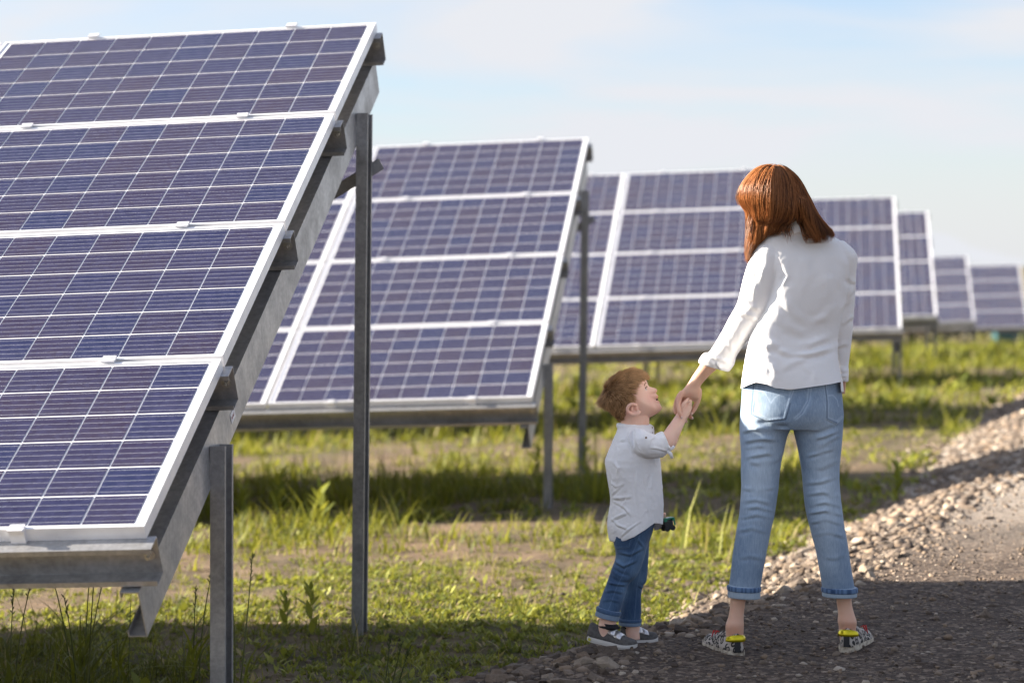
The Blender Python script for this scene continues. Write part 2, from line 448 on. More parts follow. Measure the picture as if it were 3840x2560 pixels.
def scatter(name, idx, mat_list, X_, Y_, Z_, S_, sink=-.05):
    Vs, Fs, Rn, o = [], [], [], 0
    for v in range(10):
        q = idx[idx % 10 == v]
        if not len(q): continue
        V, F = RA[v]; n = len(q)
        a = rng.uniform(0, 6.28, n); tx = rng.normal(0, .3, n)
        P = np.repeat(V[None], n, 0)
        y_ = P[..., 1] * np.cos(tx)[:, None] - P[..., 2] * np.sin(tx)[:, None]; z_ = P[..., 1] * np.sin(tx)[:, None] + P[..., 2] * np.cos(tx)[:, None]
        x2 = P[..., 0] * np.cos(a)[:, None] - y_ * np.sin(a)[:, None]; y2 = P[..., 0] * np.sin(a)[:, None] + y_ * np.cos(a)[:, None]
        s_ = S_[q][:, None]
        W = np.stack([x2 * s_ + X_[q][:, None], y2 * s_ + Y_[q][:, None], z_ * s_ + Z_[q][:, None] + sink * s_], -1)
        Vs.append(W.reshape(-1, 3)); Fs.append((F[None] + (np.arange(n) * len(V))[:, None, None] + o).reshape(-1, 3))
        Rn.append(np.repeat(rng.random(n), len(V))); o += n * len(V)
    me = np_mesh(name, np.concatenate(Vs), np.concatenate(Fs), mat_list)
    vcol(me, 'rnd', np.concatenate(Rn)); vcol(me, 'solo', np.zeros(o))
    return me
tag(link('loose_stones', scatter('loose_stones', rest, M_STONE, xx, yy, zz, size), road), kind='stuff')
# small chips over the trodden road
n = 17000
cy = 6.9 + 13 * rng.random(n) ** 1.5; ct = rng.uniform(.1, 5.2, n); cx = np.interp(cy, _ry, _rx) + ct / .87
ok = np.abs(cx / cy) < .30; cy, cx = cy[ok], cx[ok]
cs = np.clip(np.exp(rng.normal(np.log(.0065), .5, len(cx))), .003, .022)
tag(link('gravel_chips', scatter('gravel_chips', np.arange(len(cx)), M_STONE, cx, cy, road_z(cx, cy), cs, .25), road), kind='stuff')
# dark earth clods and pale stones lying in the field
n = 2600
cy = 7.2 + 13 * rng.random(n) ** 1.3; cx = rng.uniform(-.30, .26, n) * cy
ok = road_t(cx, cy) < -.25; cy, cx = cy[ok], cx[ok]
cs = np.clip(np.exp(rng.normal(np.log(.010), .5, len(cx))), .005, .045)
tag(link('field_stones', scatter('field_stones', np.arange(len(cx)), M_STONE, cx, cy, field_z(cx, cy), cs), field), kind='stuff')

# ------------------------------------------------------------------ solar arrays
PW, PH, GAP = 1.65, .99, .02
TILT = R(26.05)
def panel_meshes():
    f = MB(); t = .012; d = .040
    x0, x1, y0, y1 = -PW, 0, -PH, 0
    f.box((x0, y0, -d), (x1, y0 + t, 0)); f.box((x0, y1 - t, -d), (x1, y1, 0))
    f.box((x0, y0 + t, -d), (x0 + t, y1 - t, 0)); f.box((x1 - t, y0 + t, -d), (x1, y1 - t, 0))
    fr = f.mesh('solar_panel', M_ALU)
    b = MB(); b.box((x0 + t + .0005, y0 + t + .0005, -.012), (x1 - t - .0005, y1 - t - .0005, -.0045)); bk = b.mesh('backsheet', M_BACK)
    c = MB(); h = .0764; hy_ = .0752
    ch = .0006
    pr = [(-h + ch, -hy_), (h - ch, -hy_), (h, -hy_ + ch), (h, hy_ - ch), (h - ch, hy_), (-h + ch, hy_), (-h, hy_ - ch), (-h, -hy_ + ch)]
    c.extrude(pr, Vector((0, 0, -.0012)), Vector((1, 0, 0)), Vector((0, 1, 0)), Vector((0, 0, .0012)))
    ce = c.mesh('solar_cell', M_CELL)
    uv = ce.uv_layers.new(name='UVMap')
    for l in ce.loops:
        p = ce.vertices[l.vertex_index].co; uv.data[l.index].uv = ((p.x + h) / (2 * h), (p.y + h) / (2 * h))
    return fr, bk, ce
P_FRAME, P_BACK, P_CELL = panel_meshes()
def cell_pos(k, r): return (-.0335 - (k + .5) * .1585, -.0195 - (r + .5) * .1585, -.0030)
def joined_cells(ks):
    V, F, U = [], [], []
    h = .0764
    for k in ks:
        for r in range(6):
            x, y, z = cell_pos(k, r); o = len(V)
            V += [(x - h, y - .0752, z), (x + h, y - .0752, z), (x + h, y + .0752, z), (x - h, y + .0752, z)]; U += [(0, 0), (1, 0), (1, 1), (0, 1)]; F.append((o, o + 1, o + 2, o + 3))
    me = np_mesh('solar_cells', V, F, M_CELL); uv = me.uv_layers.new(name='UVMap')
    uv.data.foreach_set('uv', np.array(U, np.float32).ravel())
    return me
J_ALL = joined_cells(range(10)); J_PART = {n: joined_cells(range(n, 10)) for n in (3, 5)}
def cprof(w, h, t, lip):
    """channel: web along y at x 0..t, flanges to x = w, lips turned in"""
    return [(0, 0), (w, 0), (w, lip), (w - t, lip), (w - t, t), (t, t), (t, h - t), (w - t, h - t), (w - t, h - lip), (w, h - lip), (w, h), (0, h)]
def bolt_mb(mb, c, ax, r=.011, l=.012):
    ax = ax.normalized(); a = ax.orthogonal().normalized(); b = ax.cross(a)
    mb.extrude([(r * 1.6 * math.cos(q * math.pi / 6), r * 1.6 * math.sin(q * math.pi / 6)) for q in range(12)], c, a, b, ax * .003)
    mb.extrude([(r * math.cos(q * math.pi / 3), r * math.sin(q * math.pi / 3)) for q in range(6)], c + ax * .003, a, b, ax * l)
    mb.extrude([(r * .5 * math.cos(q * math.pi / 4), r * .5 * math.sin(q * math.pi / 4)) for q in range(8)], c + ax * (l + .003), a, b, ax * .010)

def solar_array(top, sig, ncol, label, cells=(10, 0), sticker=False, detail=True):
    top = Vector(top) + Vector((0, 0, CAM_Z)); sg = R(sig)
    n0 = Vector((math.sin(ROWYAW), math.cos(ROWYAW), 0))
    e = Vector((math.cos(ROWYAW) * math.cos(sg), -math.sin(ROWYAW) * math.cos(sg), math.sin(sg)))
    up = e.cross(n0).normalized(); n = up.cross(e)
    s = n * math.cos(TILT) + up * math.sin(TILT); nr = e.cross(s)
    base = top - s * 4.02 * .5; base.z = gz(base.x, base.y)
    root = empty('solar_array', base)
    tag(root, label, 'solar array', 'rows of solar arrays')
    O = top - base
    A = lambda u, v, b=0.0: O + e * u - s * v - nr * b     # u right, v down the slope, b below the panels
    Rm = Matrix((e, s, nr)).transposed().to_4x4()
    for c in range(ncol):
        for r in range(4):
            pm = Matrix.Translation(A(-c * (PW + GAP), r * (PH + GAP))) @ Rm
            p = link('solar_panel', P_FRAME, root, M=pm)
            link('backsheet', P_BACK, p)
            nk = cells[c] if c < len(cells) else 0
            if nk:
                for k in range(nk):
                    for q in range(6): link('solar_cell', P_CELL, p, loc=cell_pos(k, q))
                if nk < 10: tag(link('solar_cells', J_PART[nk], p), kind='stuff')
            else: tag(link('solar_cells', J_ALL, p), kind='stuff')
    W = ncol * (PW + GAP)
    # clamps over the joints
    cl = MB(); cl.box((-.022, -.017, .0015), (.022, .017, .0055)); cl.box((-.022, -.017, .0055), (.022, -.005, .0095)); cl.box((-.022, .005, .0055), (.022, .017, .0095)); cl.box((-.022, -.007, -.04), (.022, .007, .0015))
    cm_ = bpy.data.meshes.get('panel_clamp') or cl.mesh('panel_clamp', M_ALU)
    for c in range(min(ncol, 3)):
        for u in (.37, 1.25):
            for j in range(5):
                v = (-.006, PH + GAP / 2, 2 * (PH + GAP) - GAP / 2, 3 * (PH + GAP) - GAP / 2, 4 * (PH + GAP) - GAP + .006)[j]
                link('panel_clamp', cm_, root, M=Matrix.Translation(A(-c * (PW + GAP) - u, v)) @ Rm)
    # purlins under the joints, open side down the slope
    for v0 in (.02, .985, 1.995, 3.005, 4.008):
        m = MB(); m.extrude(cprof(.068, .122, .003, .016), A(.026, v0, .0405), -s, -nr, -e * (W + .08))
        pu = link('purlin', m.mesh('purlin', M_GALV), root)
        if detail:
            b = MB(); bolt_mb(b, A(-.004, v0 + .0035, .098), -s); link('bolt', b.mesh('bolt', M_BOLT), pu)
            b = MB(); b.box((-.018, 0, 0), (.018, .006, .0018), Matrix.Translation(A(.02, v0 + .062, .15)) @ Rm); 
    # rafters, posts and braces
    zg = lambda q: gz(q.x + base.x, q.y + base.y) - base.z
    k = 0; u = -.026
    while u > -W:
        m = MB(); r0 = A(u, -.005, .170)
        m.extrude([(-x_, y_) for x_, y_ in cprof(.056, .150, .0035, .018)], r0, e, -nr, -s * 4.10)
        ra = link('rafter', m.mesh('rafter', M_GALV), root)
        for v, side in ((.47, 0), (3.185, 1)):
            t_ = A(u + .003, v, .225); 
            lean = Vector((-.004 if side else -.012, 0, 0))
            h = t_.z - zg(t_) + .25
            ax = Vector((math.cos(ROWYAW), -math.sin(ROWYAW), 0)); ay = Vector((math.sin(ROWYAW), math.cos(ROWYAW), 0))
            m = MB()
            pr = [(x_, y_ - .05) for x_, y_ in cprof(.047, .105, .0035, .016)]
            m.extrude(pr, t_, ax, ay, Vector((lean.x * h, 0, -h)))
            po = link('post', m.mesh('post', M_GALV2), root)
        if k == 0:
            a = A(.055, .40, 0); a.z = A(0, .47, 0).z - .385
            b_ = a - e * 2.6 + Vector((0, 0, -1.45))
            m = MB(); d_ = b_ - a
            px_ = n0; py_ = d_.cross(px_).normalized()
            m.extrude([(0, 0), (.05, 0), (.05, .004), (.004, .004), (.004, .05), (0, .05)], a + n0 * .09, px_, py_, d_)
            link('brace', m.mesh('brace', M_GALV2), root)
        if sticker and k == 0:
            m = MB(); sm = Matrix.Translation(A(u + .0012, 2.93, .262)) @ Matrix((s, -nr, e)).transposed().to_4x4()
            m.box((-.028, -.017, 0), (.028, .017, .0008), sm)
            st = link('sticker', m.mesh('sticker', MT('sticker paper', (.82, .80, .80), .6).m), root)
            m = MB(); x = -.021
            for gl in ('H', 'H', ' ', 'W', 'L', 'L'):
                bars = {'H': [(0, 0, 1.2, 9), (4, 0, 5.2, 9), (1, 4, 4, 5.2)], 'W': [(0, 0, 1.2, 9), (2.6, 0, 3.8, 9), (5.2, 0, 6.4, 9), (0, 0, 6, 1.2)], 'L': [(0, 0, 1.2, 9), (0, 0, 4.5, 1.2)], ' ': []}[gl]
                for a_, b0, c_, d_ in bars: m.box((x + a_ * .001, -.0045 + b0 * .001, .001), (x + c_ * .001, -.0045 + d_ * .001, .0014), sm)
                x += {'W': .008, ' ': .004}.get(gl, .0067)
            link('lettering', m.mesh('lettering', MT('red print', (.32, .06, .04), .6).m), st)
        k += 1; u -= 2 * (PW + GAP)
        if k > 4: break
    return root
arr = [
 ((-.58, 10.28, 1.034), 2.16, 8, 'nearest solar array, its panels filling the left of the view', (10, 3)),
 ((.577, 18.2, .962), 1.9, 7, 'second solar array, behind the tall post of the nearest one', (10, 5)),
 ((2.887, 26.09, 1.049), 1.75, 6, 'third solar array, standing behind the boy and the woman\'s left arm', (10, 5)),
 ((5.455, 34.23, .968), 1.2, 5, 'fourth solar array, just right of the woman\'s shoulder', (10, 0)),
 ((7.416, 42.85, .952), 1.75, 4, 'fifth solar array, a narrow slice showing right of the fourth', (10, 0)),
 ((13.0, 68.66, .26), 2.1, 4, 'sixth solar array, far and low, second from the right edge', (10, 0)),
 ((15.4, 72.9, .004), 1.4, 4, 'seventh solar array, the farthest and rightmost one', (10, 0))]
for i, (tp, sg_, nc, lab, ce) in enumerate(arr):
    solar_array(tp, sg_, nc, lab, ce, sticker=(i == 0), detail=(i < 4))

# ------------------------------------------------------------------ vegetation
def m_leaf(name, dark, mid, light, tr=.35):
    t = MT(name, mid, .6); t.p.inputs['Specular IOR Level'].default_value = .3
    c = t.ramp(t.attr('rnd'), (0, dark), (.45, mid), (.88, light), (.93, (.33, .26, .12)), (1, (.36, .28, .15)))
    t.base(c)
    tb = t.n('ShaderNodeBsdfTranslucent'); t.l(t.mix(.5, c, (light[0] * 1.2, light[1] * 1.15, light[2] * .8)), tb.inputs[0])
    ms = t.n('ShaderNodeMixShader'); ms.inputs[0].default_value = tr
    t.l(t.p.outputs[0], ms.inputs[1]); t.l(tb.outputs[0], ms.inputs[2]); t.l(ms.outputs[0], t.out.inputs[0])
    return t.m
M_GRASS = m_leaf('grass blade', (.030, .046, .007), (.125, .150, .016), (.34, .335, .05))
M_WEED = m_leaf('weed leaf', (.036, .056, .009), (.140, .170, .022), (.35, .355, .065))
M_STALK = m_leaf('grass stalk', (.05, .065, .016), (.10, .12, .03), (.22, .20, .08), .15)

def blades(px_, py_, pz_, az, ln, wd, lean, droop, seg=2, broad=False):
    """array of bent blades -> vertices, quads; seg quads each"""
    n = len(px_)
    ts = np.linspace(0, 1, seg + 1)
    d = np.stack([np.cos(az), np.sin(az)], -1); sdv = np.stack([-np.sin(az), np.cos(az)], -1)
    V = np.empty((n, seg + 1, 2, 3), np.float32)
    for i, t in enumerate(ts):
        hor = ln * (lean * t + droop * t * t); ver = ln * t * np.sqrt(np.clip(1 - (lean * .7) ** 2, .05, 1)) - ln * .55 * droop * t ** 2.2
        wv = wd * ((math.sin(math.pi * min(.97, .12 + .83 * t)) if broad else (1 - t) ** .7 * .95 + .05))
        for j, sg_ in enumerate((-.5, .5)):
            V[:, i, j, 0] = px_ + d[:, 0] * hor + sdv[:, 0] * wv * sg_
            V[:, i, j, 1] = py_ + d[:, 1] * hor + sdv[:, 1] * wv * sg_
            V[:, i, j, 2] = pz_ + ver
    F = []
    for i in range(seg): F.append(np.array([2 * i, 2 * i + 1, 2 * i + 3, 2 * i + 2]))
    F = np.stack(F)[None] + (np.arange(n) * 2 * (seg + 1))[:, None, None]
    return V.reshape(-1, 3), F.reshape(-1, 4)
class Veg:
    def __init__(s): s.V = []; s.F = []; s.R = []; s.o = 0
    def add(s, VF, rnd, per):
        V, F = VF; s.V.append(V); s.F.append(F + s.o); rnd = np.where(rng.random(len(rnd)) < .06, 1.0, np.minimum(rnd, .88)); s.R.append(np.repeat(rnd, per)); s.o += len(V)
    def link(s, name, mat, parent=None):
        me = np_mesh(name, np.concatenate(s.V), np.concatenate(s.F), mat, True); vcol(me, 'rnd', np.concatenate(s.R))
        return link(name, me, parent)
def spread(n, y0, y1, pw=1.0, wedge=.27, extra=1.0):
    y = y0 + (y1 - y0) * rng.random(n) ** pw
    x = rng.uniform(-wedge, wedge, n) * y
    return x, y
def shade_weight(x, y): return 0
cover = Veg(); gr = Veg()
# low leafy weeds: rosettes of small broad leaves
def rosettes(n, y0, y1, pw, size, nl, thr):
    x, y = spread(n, y0, y1, pw)
    v = veg(x, y); t = road_t(x, y)
    ok = (rng.random(n) < np.clip((v - thr) * 1.9, .03, 1)) & (t < -.12 + .25 * rng.normal(size=n) * .5)
    x, y = x[ok], y[ok]; m = len(x)
    sz = np.exp(rng.normal(np.log(size), .38, m)); tone = np.clip(rng.normal(.5, .22, m), 0, 1)
    X_ = np.repeat(x, nl); Y_ = np.repeat(y, nl); S_ = np.repeat(sz, nl); Tn = np.repeat(tone, nl); k = len(X_)
    X_ = X_ + rng.normal(0, .5, k) * S_; Y_ = Y_ + rng.normal(0, .5, k) * S_
    Z_ = field_z(X_, Y_) - .003
    ln = S_ * rng.uniform(.6, 1.3, k)
    cover.add(blades(X_, Y_, Z_ + rng.uniform(0, .5, k) * S_, rng.uniform(0, 6.28, k), ln, ln * rng.uniform(.35, .6, k), rng.uniform(.35, 1.0, k), rng.uniform(.0, .5, k), 2, True), np.clip(Tn + rng.normal(0, .15, k), 0, 1), 6)
rosettes(25000, 7.0, 15, 1.0, .016, 7, .36)
rosettes(11000, 9.8, 13.5, 1.0, .014, 7, .25)
rosettes(7000, 14, 26, 1.1, .034, 6, .35)
rosettes(5000, 25, 50, 1.2, .075, 5, .30)
# grass in tufts
def tufts(n, y0, y1, pw, hgt, nb, wid, thr, spread_=.05, seedoff=0):
    x, y = spread(n, y0, y1, pw)
    v = veg(x + 5 + seedoff, y * .9 + 2); t = road_t(x, y)
    ok = (rng.random(n) < np.clip((v - thr) * 1.8, .02, 1)) & (t < -.15)
    x, y = x[ok], y[ok]; m = len(x)
    h = np.exp(rng.normal(np.log(hgt), .40, m)); tone = np.clip(rng.normal(.5, .2, m), 0, 1)
    X_ = np.repeat(x, nb); Y_ = np.repeat(y, nb); H_ = np.repeat(h, nb); Tn = np.repeat(tone, nb); k = len(X_)
    X_ = X_ + rng.normal(0, spread_, k); Y_ = Y_ + rng.normal(0, spread_, k)
    gr.add(blades(X_, Y_, field_z(X_, Y_) - .004, rng.uniform(0, 6.28, k), H_ * rng.uniform(.5, 1.25, k), wid * rng.uniform(.6, 1.4, k), rng.uniform(.05, .55, k), rng.uniform(0, .6, k), 2), np.clip(Tn + rng.normal(0, .16, k), 0, 1), 6)
tufts(3600, 7.0, 15, 1.0, .055, 9, .0042, .42, .028)
tufts(900, 7.0, 15, 1.0, .085, 12, .0045, .55, .035, 9)
tufts(3000, 14, 27, 1.0, .070, 9, .007, .46, .06)
tufts(4200, 26, 50, 1.1, .11, 8, .015, .40, .12)
tufts(3500, 48, 95, 1.1, .20, 6, .035, .25, .25)
# lusher strip under and behind each row where nobody treads
for ry, x0, x1 in ((14.9, -3.5, 1.7), (16.2, -4, 2.0), (17.6, -4, 2.4), (23.5, -4, 4.5), (31.5, 0, 7.2), (39.5, 3, 9)):
    n = 1500 if ry < 20 else 950
    y = rng.normal(ry, .9 if ry < 20 else 1.4, n); x = rng.uniform(x0, x1, n)
    ok = (road_t(x, y) < -.2) & (fbm(x * .9, y * .9, seed=77) > -.05); x, y = x[ok], y[ok]
    nb = 8; X_ = np.repeat(x, nb) + rng.normal(0, .05, len(x) * nb); Y_ = np.repeat(y, nb) + rng.normal(0, .05, len(x) * nb); k = len(X_)
    H_ = np.repeat(np.exp(rng.normal(np.log(.055 + .003 * ry), .5, len(x))), nb)
    gr.add(blades(X_, Y_, field_z(X_, Y_) - .004, rng.uniform(0, 6.28, k), H_ * rng.uniform(.5, 1.2, k), (.004 + .0005 * ry) * rng.uniform(.6, 1.4, k), rng.uniform(.05, .5, k), rng.uniform(0, .6, k), 2), np.clip(rng.normal(.45, .22, k), 0, 1), 6)
# thick grass at the foot of the nearest array, its shade painted as darker blades
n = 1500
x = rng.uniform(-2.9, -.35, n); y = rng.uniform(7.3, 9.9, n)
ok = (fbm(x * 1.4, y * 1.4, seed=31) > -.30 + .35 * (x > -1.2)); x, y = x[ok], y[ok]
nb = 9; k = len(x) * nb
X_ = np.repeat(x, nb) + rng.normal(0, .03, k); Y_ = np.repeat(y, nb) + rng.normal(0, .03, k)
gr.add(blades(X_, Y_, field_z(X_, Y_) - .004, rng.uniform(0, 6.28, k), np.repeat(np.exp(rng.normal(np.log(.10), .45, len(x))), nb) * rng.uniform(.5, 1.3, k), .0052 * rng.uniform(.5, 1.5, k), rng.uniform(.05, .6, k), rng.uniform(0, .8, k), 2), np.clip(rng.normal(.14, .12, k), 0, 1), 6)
tag(cover.link('low_weeds', M_WEED), 'low leafy weeds growing in patches over the bare field soil', 'weeds', kind='stuff')
tag(gr.link('grass', M_GRASS), 'short green grass growing in tufts between the solar rows', 'grass', kind='stuff')

# single plants that stand out
def wild_grass(xv, yv, d, h, label, stalks=3, nb=7, seed=0, heads=True, lean=0.0):
    r = random.Random(seed); b0 = pix(xv, yv, d); b0.z = gz(b0.x, b0.y)
    root = empty('wild_grass', b0); tag(root, label, 'grass', 'tall wild grasses by the nearest array')
    for s_ in range(stalks):
        a = r.uniform(0, 6.28); ln = h * r.uniform(.75, 1.08); le = r.uniform(.05, .22)
        p = [Vector((.03 * math.cos(a) + lean * t * ln + math.cos(a) * le * ln * t ** 2, .03 * math.sin(a) + math.sin(a) * le * ln * t ** 2, ln * t)) for t in np.linspace(0, 1, 8)]
        m = MB(); m.tube(p, [.0032 - .0018 * t for t in np.linspace(0, 1, 8)], 5)
        if heads:
            for q in range(14):
                t = .80 + .2 * q / 14; c = p[-2].lerp(p[-1], max(0, (t - .857) / .143)) if t > .857 else p[-3].lerp(p[-2], (t - .714) / .143)
                an = r.uniform(0, 6.28); dv = Vector((math.cos(an) * .6, math.sin(an) * .6, .8)) * r.uniform(.008, .02)
                m.tube([c, c + dv * .5, c + dv], [.0006, .0022, .0004], 4)
        me = m.mesh('stalk', M_STALK, True); vcol(me, 'rnd', [r.uniform(.1, .6)] * len(me.vertices)); st = link('stalk', me, root)
    k = nb * max(1, stalks)
    A_ = rng.uniform(0, 6.28, k); base = rng.uniform(0, .55, k) * h
    V, F = blades(rng.normal(0, .018, k) + lean * base, rng.normal(0, .018, k), base * .75, A_, h * rng.uniform(.32, .7, k), .0115 * rng.uniform(.6, 1.3, k), rng.uniform(.2, .6, k), rng.uniform(.3, 1.1, k), 6)
    for i in range(k):
        me = np_mesh('leaf', V[i * 14:(i + 1) * 14], F[i * 6:(i + 1) * 6] - i * 14, M_GRASS, True); vcol(me, 'rnd', [random.uniform(.1, .5)] * 14); link('leaf', me, root)
wild_grass(12, 1500, 8.0, .52, 'tall dark grass at the left edge below the nearest array', 3, 7, 1)
wild_grass(185, 1500, 8.3, .52, 'clump of dark upright grass stalks under the lowest panel of the nearest array', 5, 6, 2)
wild_grass(290, 1490, 8.4, .38, 'bending broad-leaved grass between the dark clump and the rafter end', 2, 6, 3, False)
wild_grass(440, 1480, 8.6, .48, 'seeding grass just left of the front post of the nearest array', 2, 5, 4)
wild_grass(548, 1490, 8.2, .50, 'seeding grass arching over right of the front post of the nearest array', 2, 5, 5, True, .12)
wild_grass(885, 1540, 8.2, .22, 'grass tuft with a seed head right of the tall back post', 3, 8, 6, True, .2)
wild_grass(905, 1545, 8.0, .16, 'thick short grass tuft beside the first grey stones', 1, 22, 7, False)
def weed(xv, yv, d, h, label, n=7, seed=0, leaf=.05, wide=.35):
    r = random.Random(seed); b0 = pix(xv, yv, d); b0.z = gz(b0.x, b0.y)
    root = empty('weed_plant', b0); tag(root, label, 'weed', 'single weeds standing in the field')
    m = MB(); p = [Vector((.01 * math.sin(t * 3 + seed), .01 * math.cos(t * 2), h * t)) for t in np.linspace(0, 1, 6)]
    m.tube(p, [.003 - .002 * t for t in np.linspace(0, 1, 6)], 5); me = m.mesh('stem', M_STALK, True); vcol(me, 'rnd', [.3] * len(me.vertices)); link('stem', me, root)
    k = n; t = np.linspace(.1, 1, k); az = np.arange(k) * 2.4 + seed
    ln = leaf * (1.15 - .45 * t) * rng.uniform(.8, 1.25, k)
    V, F = blades(np.zeros(k), np.zeros(k), t * h - .003, az, ln, ln * wide, .45 + .35 * rng.random(k), .3 * rng.random(k), 4, True)
    for i in range(k):
        me = np_mesh('leaf', V[i * 10:(i + 1) * 10], F[i * 4:(i + 1) * 4] - i * 10, M_WEED, True); vcol(me, 'rnd', [r.uniform(.25, .8)] * 10); link('leaf', me, root)
weed(640, 1185, 15.0, .30, 'pale upright weed left of the tall back post, before the shaded strip', 16, 1, .13)
weed(735, 1200, 14.6, .24, 'lower spreading weed close left of the tall back post', 14, 2, .12)
weed(555, 1190, 15.0, .22, 'grassy weed right of the front post in the sunlit strip', 12, 3, .14, .22)
weed(905, 1160, 15.4, .12, 'small weed with one bright leaf in the shaded strip', 7, 4, .10, .6)
weed(715, 1470, 9.9, .20, 'dark leafy weed in the shade left of the tall back post\'s foot', 14, 5, .075)
weed(655, 1455, 10.1, .15, 'small dark weed between the two posts of the nearest array', 11, 6, .07)
weed(330, 1545, 8.0, .12, 'broad-leaved weed in the shade below the rafter end', 8, 7, .10, .45)
weed(2060, 1130, 15.3, .24, 'light green weed at the gravel edge right of the woman', 16, 8, .10)
weed(1345, 1060, 17.5, .30, 'dark feathery weed at the foot of the second array\'s back post', 24, 9, .10, .2)
weed(1235, 1040, 17.6, .26, 'dark feathery weed below the second array\'s rafter end', 20, 10, .10, .2)
weed(1420, 1090, 16.4, .30, 'tall dark weed in the shade just behind the boy\'s back', 24, 11, .12, .22)

# far end of the site: dark hedge and a cabinet
def hedge(y, x0, x1, h):
    n = 9000
    x = rng.uniform(x0, x1, n); yy_ = y + rng.normal(0, .7, n); zb = field_z(x, yy_); 
    hh = h * (.75 + .35 * fbm(x * .35, x * 0 + 3, seed=8))
    z = zb + hh * rng.random(n) ** .8
    v = Veg(); v.add(blades(x, yy_, z, rng.uniform(0, 6.28, n), rng.uniform(.12, .35, n), rng.uniform(.08, .2, n), rng.uniform(.2, 1, n), rng.uniform(0, .6, n), 2, True), np.clip(rng.normal(.25, .2, n), 0, 1), 6)
    return v
hv = hedge(84, -6, 42, 1.5)
hm = m_leaf('hedge leaf', (.018, .032, .012), (.035, .055, .018), (.06, .085, .025), .2)
tag(hv.link('hedge', hm), 'dark low hedge far behind the last solar arrays', 'hedge', kind='stuff')
c0 = pix(2335, 765, 76); c0.z = gz(c0.x, c0.y)
root = empty('equipment_cabinet', c0); tag(root, 'small dark teal cabinet below the farthest solar array at the right edge', 'cabinet')
m = MB(); m.box((-.7, -.4, .12), (.7, .4, .95)); link('housing', m.mesh('housing', MT('teal paint', (.015, .07, .085), .5).m), root)
m = MB(); m.box((-.75, -.45, .95), (.75, .45, 1.0)); link('lid', m.mesh('lid', M_GALV2), root)
m = MB(); m.box((-.72, -.42, -.15), (.72, .42, .12)); link('plinth', m.mesh('plinth', M_STONE), root)
m = MB(); m.box((-.66, -.415, .16), (-.01, -.401, .9)); m.box((.01, -.415, .16), (.66, -.401, .9)); link('door', m.mesh('door', MT('teal door paint', (.02, .085, .10), .5).m), root)

# ------------------------------------------------------------------ people: tools
def wlink(name, me, root):
    o = link(name, me, root); o.location = -root.location; return o
def catmull(P, sub):
    P = np.asarray(P, float); n = len(P); out = []
    for i in range(n - 1):
        p0, p1, p2, p3 = P[max(i - 1, 0)], P[i], P[i + 1], P[min(i + 2, n - 1)]
        for k in range(sub):
            t = k / sub
            out.append(.5 * ((2 * p1) + (p2 - p0) * t + (2 * p0 - 5 * p1 + 4 * p2 - p3) * t * t + (3 * p1 - p0 - 3 * p2 + p3) * t ** 3))
    return np.array(out + [P[-1]])
def ring_loft(mb, rings, nseg=40, sub=4, shrink=1.0, p=2.1):
    """rings: (Lx, Ly, Rx, Ry, depth, near half, far half), pixels and metres: a closed tapering volume"""
    Q = catmull(rings, sub); V = []
    for lx, ly, rx, ry, dc, bn, bf in Q:
        Lp, Rp = pix(lx, ly, dc), pix(rx, ry, dc); c = (Lp + Rp) / 2; h = (Rp - Lp) / 2 * shrink
        for k in range(nseg):
            a = 2 * math.pi * k / nseg; ca, sa = math.cos(a), math.sin(a)
            ca = math.copysign(abs(ca) ** (2 / p), ca); sa = math.copysign(abs(sa) ** (2 / p), sa)
            V.append(c + h * ca + Vector((0, (bf if sa > 0 else bn) * sa * shrink, 0)))
    m = len(Q)
    F = [(i * nseg + k, i * nseg + (k + 1) % nseg, (i + 1) * nseg + (k + 1) % nseg, (i + 1) * nseg + k) for i in range(m - 1) for k in range(nseg)]
    F += [tuple(range(nseg))[::-1], tuple(range((m - 1) * nseg, m * nseg))]
    mb.add(V, F)
def ball(mb, c, r, M=None, n=12):
    V, F = [], []
    for i in range(n + 1):
        th = math.pi * i / n
        for k in range(2 * n):
            ph = math.pi * k / n; q = Vector((math.sin(th) * math.cos(ph) * r[0], math.sin(th) * math.sin(ph) * r[1], math.cos(th) * r[2]))
            V.append(Vector(c) + (M @ q if M else q))
    for i in range(n):
        for k in range(2 * n): F.append((i * 2 * n + k, i * 2 * n + (k + 1) % (2 * n), (i + 1) * 2 * n + (k + 1) % (2 * n), (i + 1) * 2 * n + k))
    mb.add(V, F)
def remesh(mb, voxel, mat, name, smooth=3):
    me = bpy.data.meshes.new('tmp'); me.from_pydata([tuple(v) for v in mb.v], [], mb.f)
    bm = bmesh.new(); bm.from_mesh(me); bmesh.ops.remove_doubles(bm, verts=bm.verts, dist=1e-6); bmesh.ops.recalc_face_normals(bm, faces=bm.faces); bm.to_mesh(me); bm.free()
    o = bpy.data.objects.new('tmp', me); col.objects.link(o)
    md = o.modifiers.new('r', 'REMESH'); md.mode = 'VOXEL'; md.voxel_size = voxel; md.use_smooth_shade = True
    if smooth:
        s_ = o.modifiers.new('s', 'SMOOTH'); s_.factor = .5; s_.iterations = smooth
    dg = bpy.context.evaluated_depsgraph_get(); dg.update()
    r = bpy.data.meshes.new_from_object(o.evaluated_get(dg)); r.name = name
    bpy.data.objects.remove(o); bpy.data.meshes.remove(me)
    r.materials.clear(); r.materials.append(mat)
    r.polygons.foreach_set('use_smooth', np.ones(len(r.polygons), bool))
    return r
def get_vn(me):
    n = len(me.vertices); V = np.empty(n * 3, np.float32); me.vertices.foreach_get('co', V)
    Nn = np.empty(n * 3, np.float32); me.vertex_normals.foreach_get('vector', Nn)
    return V.reshape(-1, 3).astype(float), Nn.reshape(-1, 3).astype(float)
def set_v(me, V): me.vertices.foreach_set('co', np.asarray(V, np.float32).ravel()); me.update()
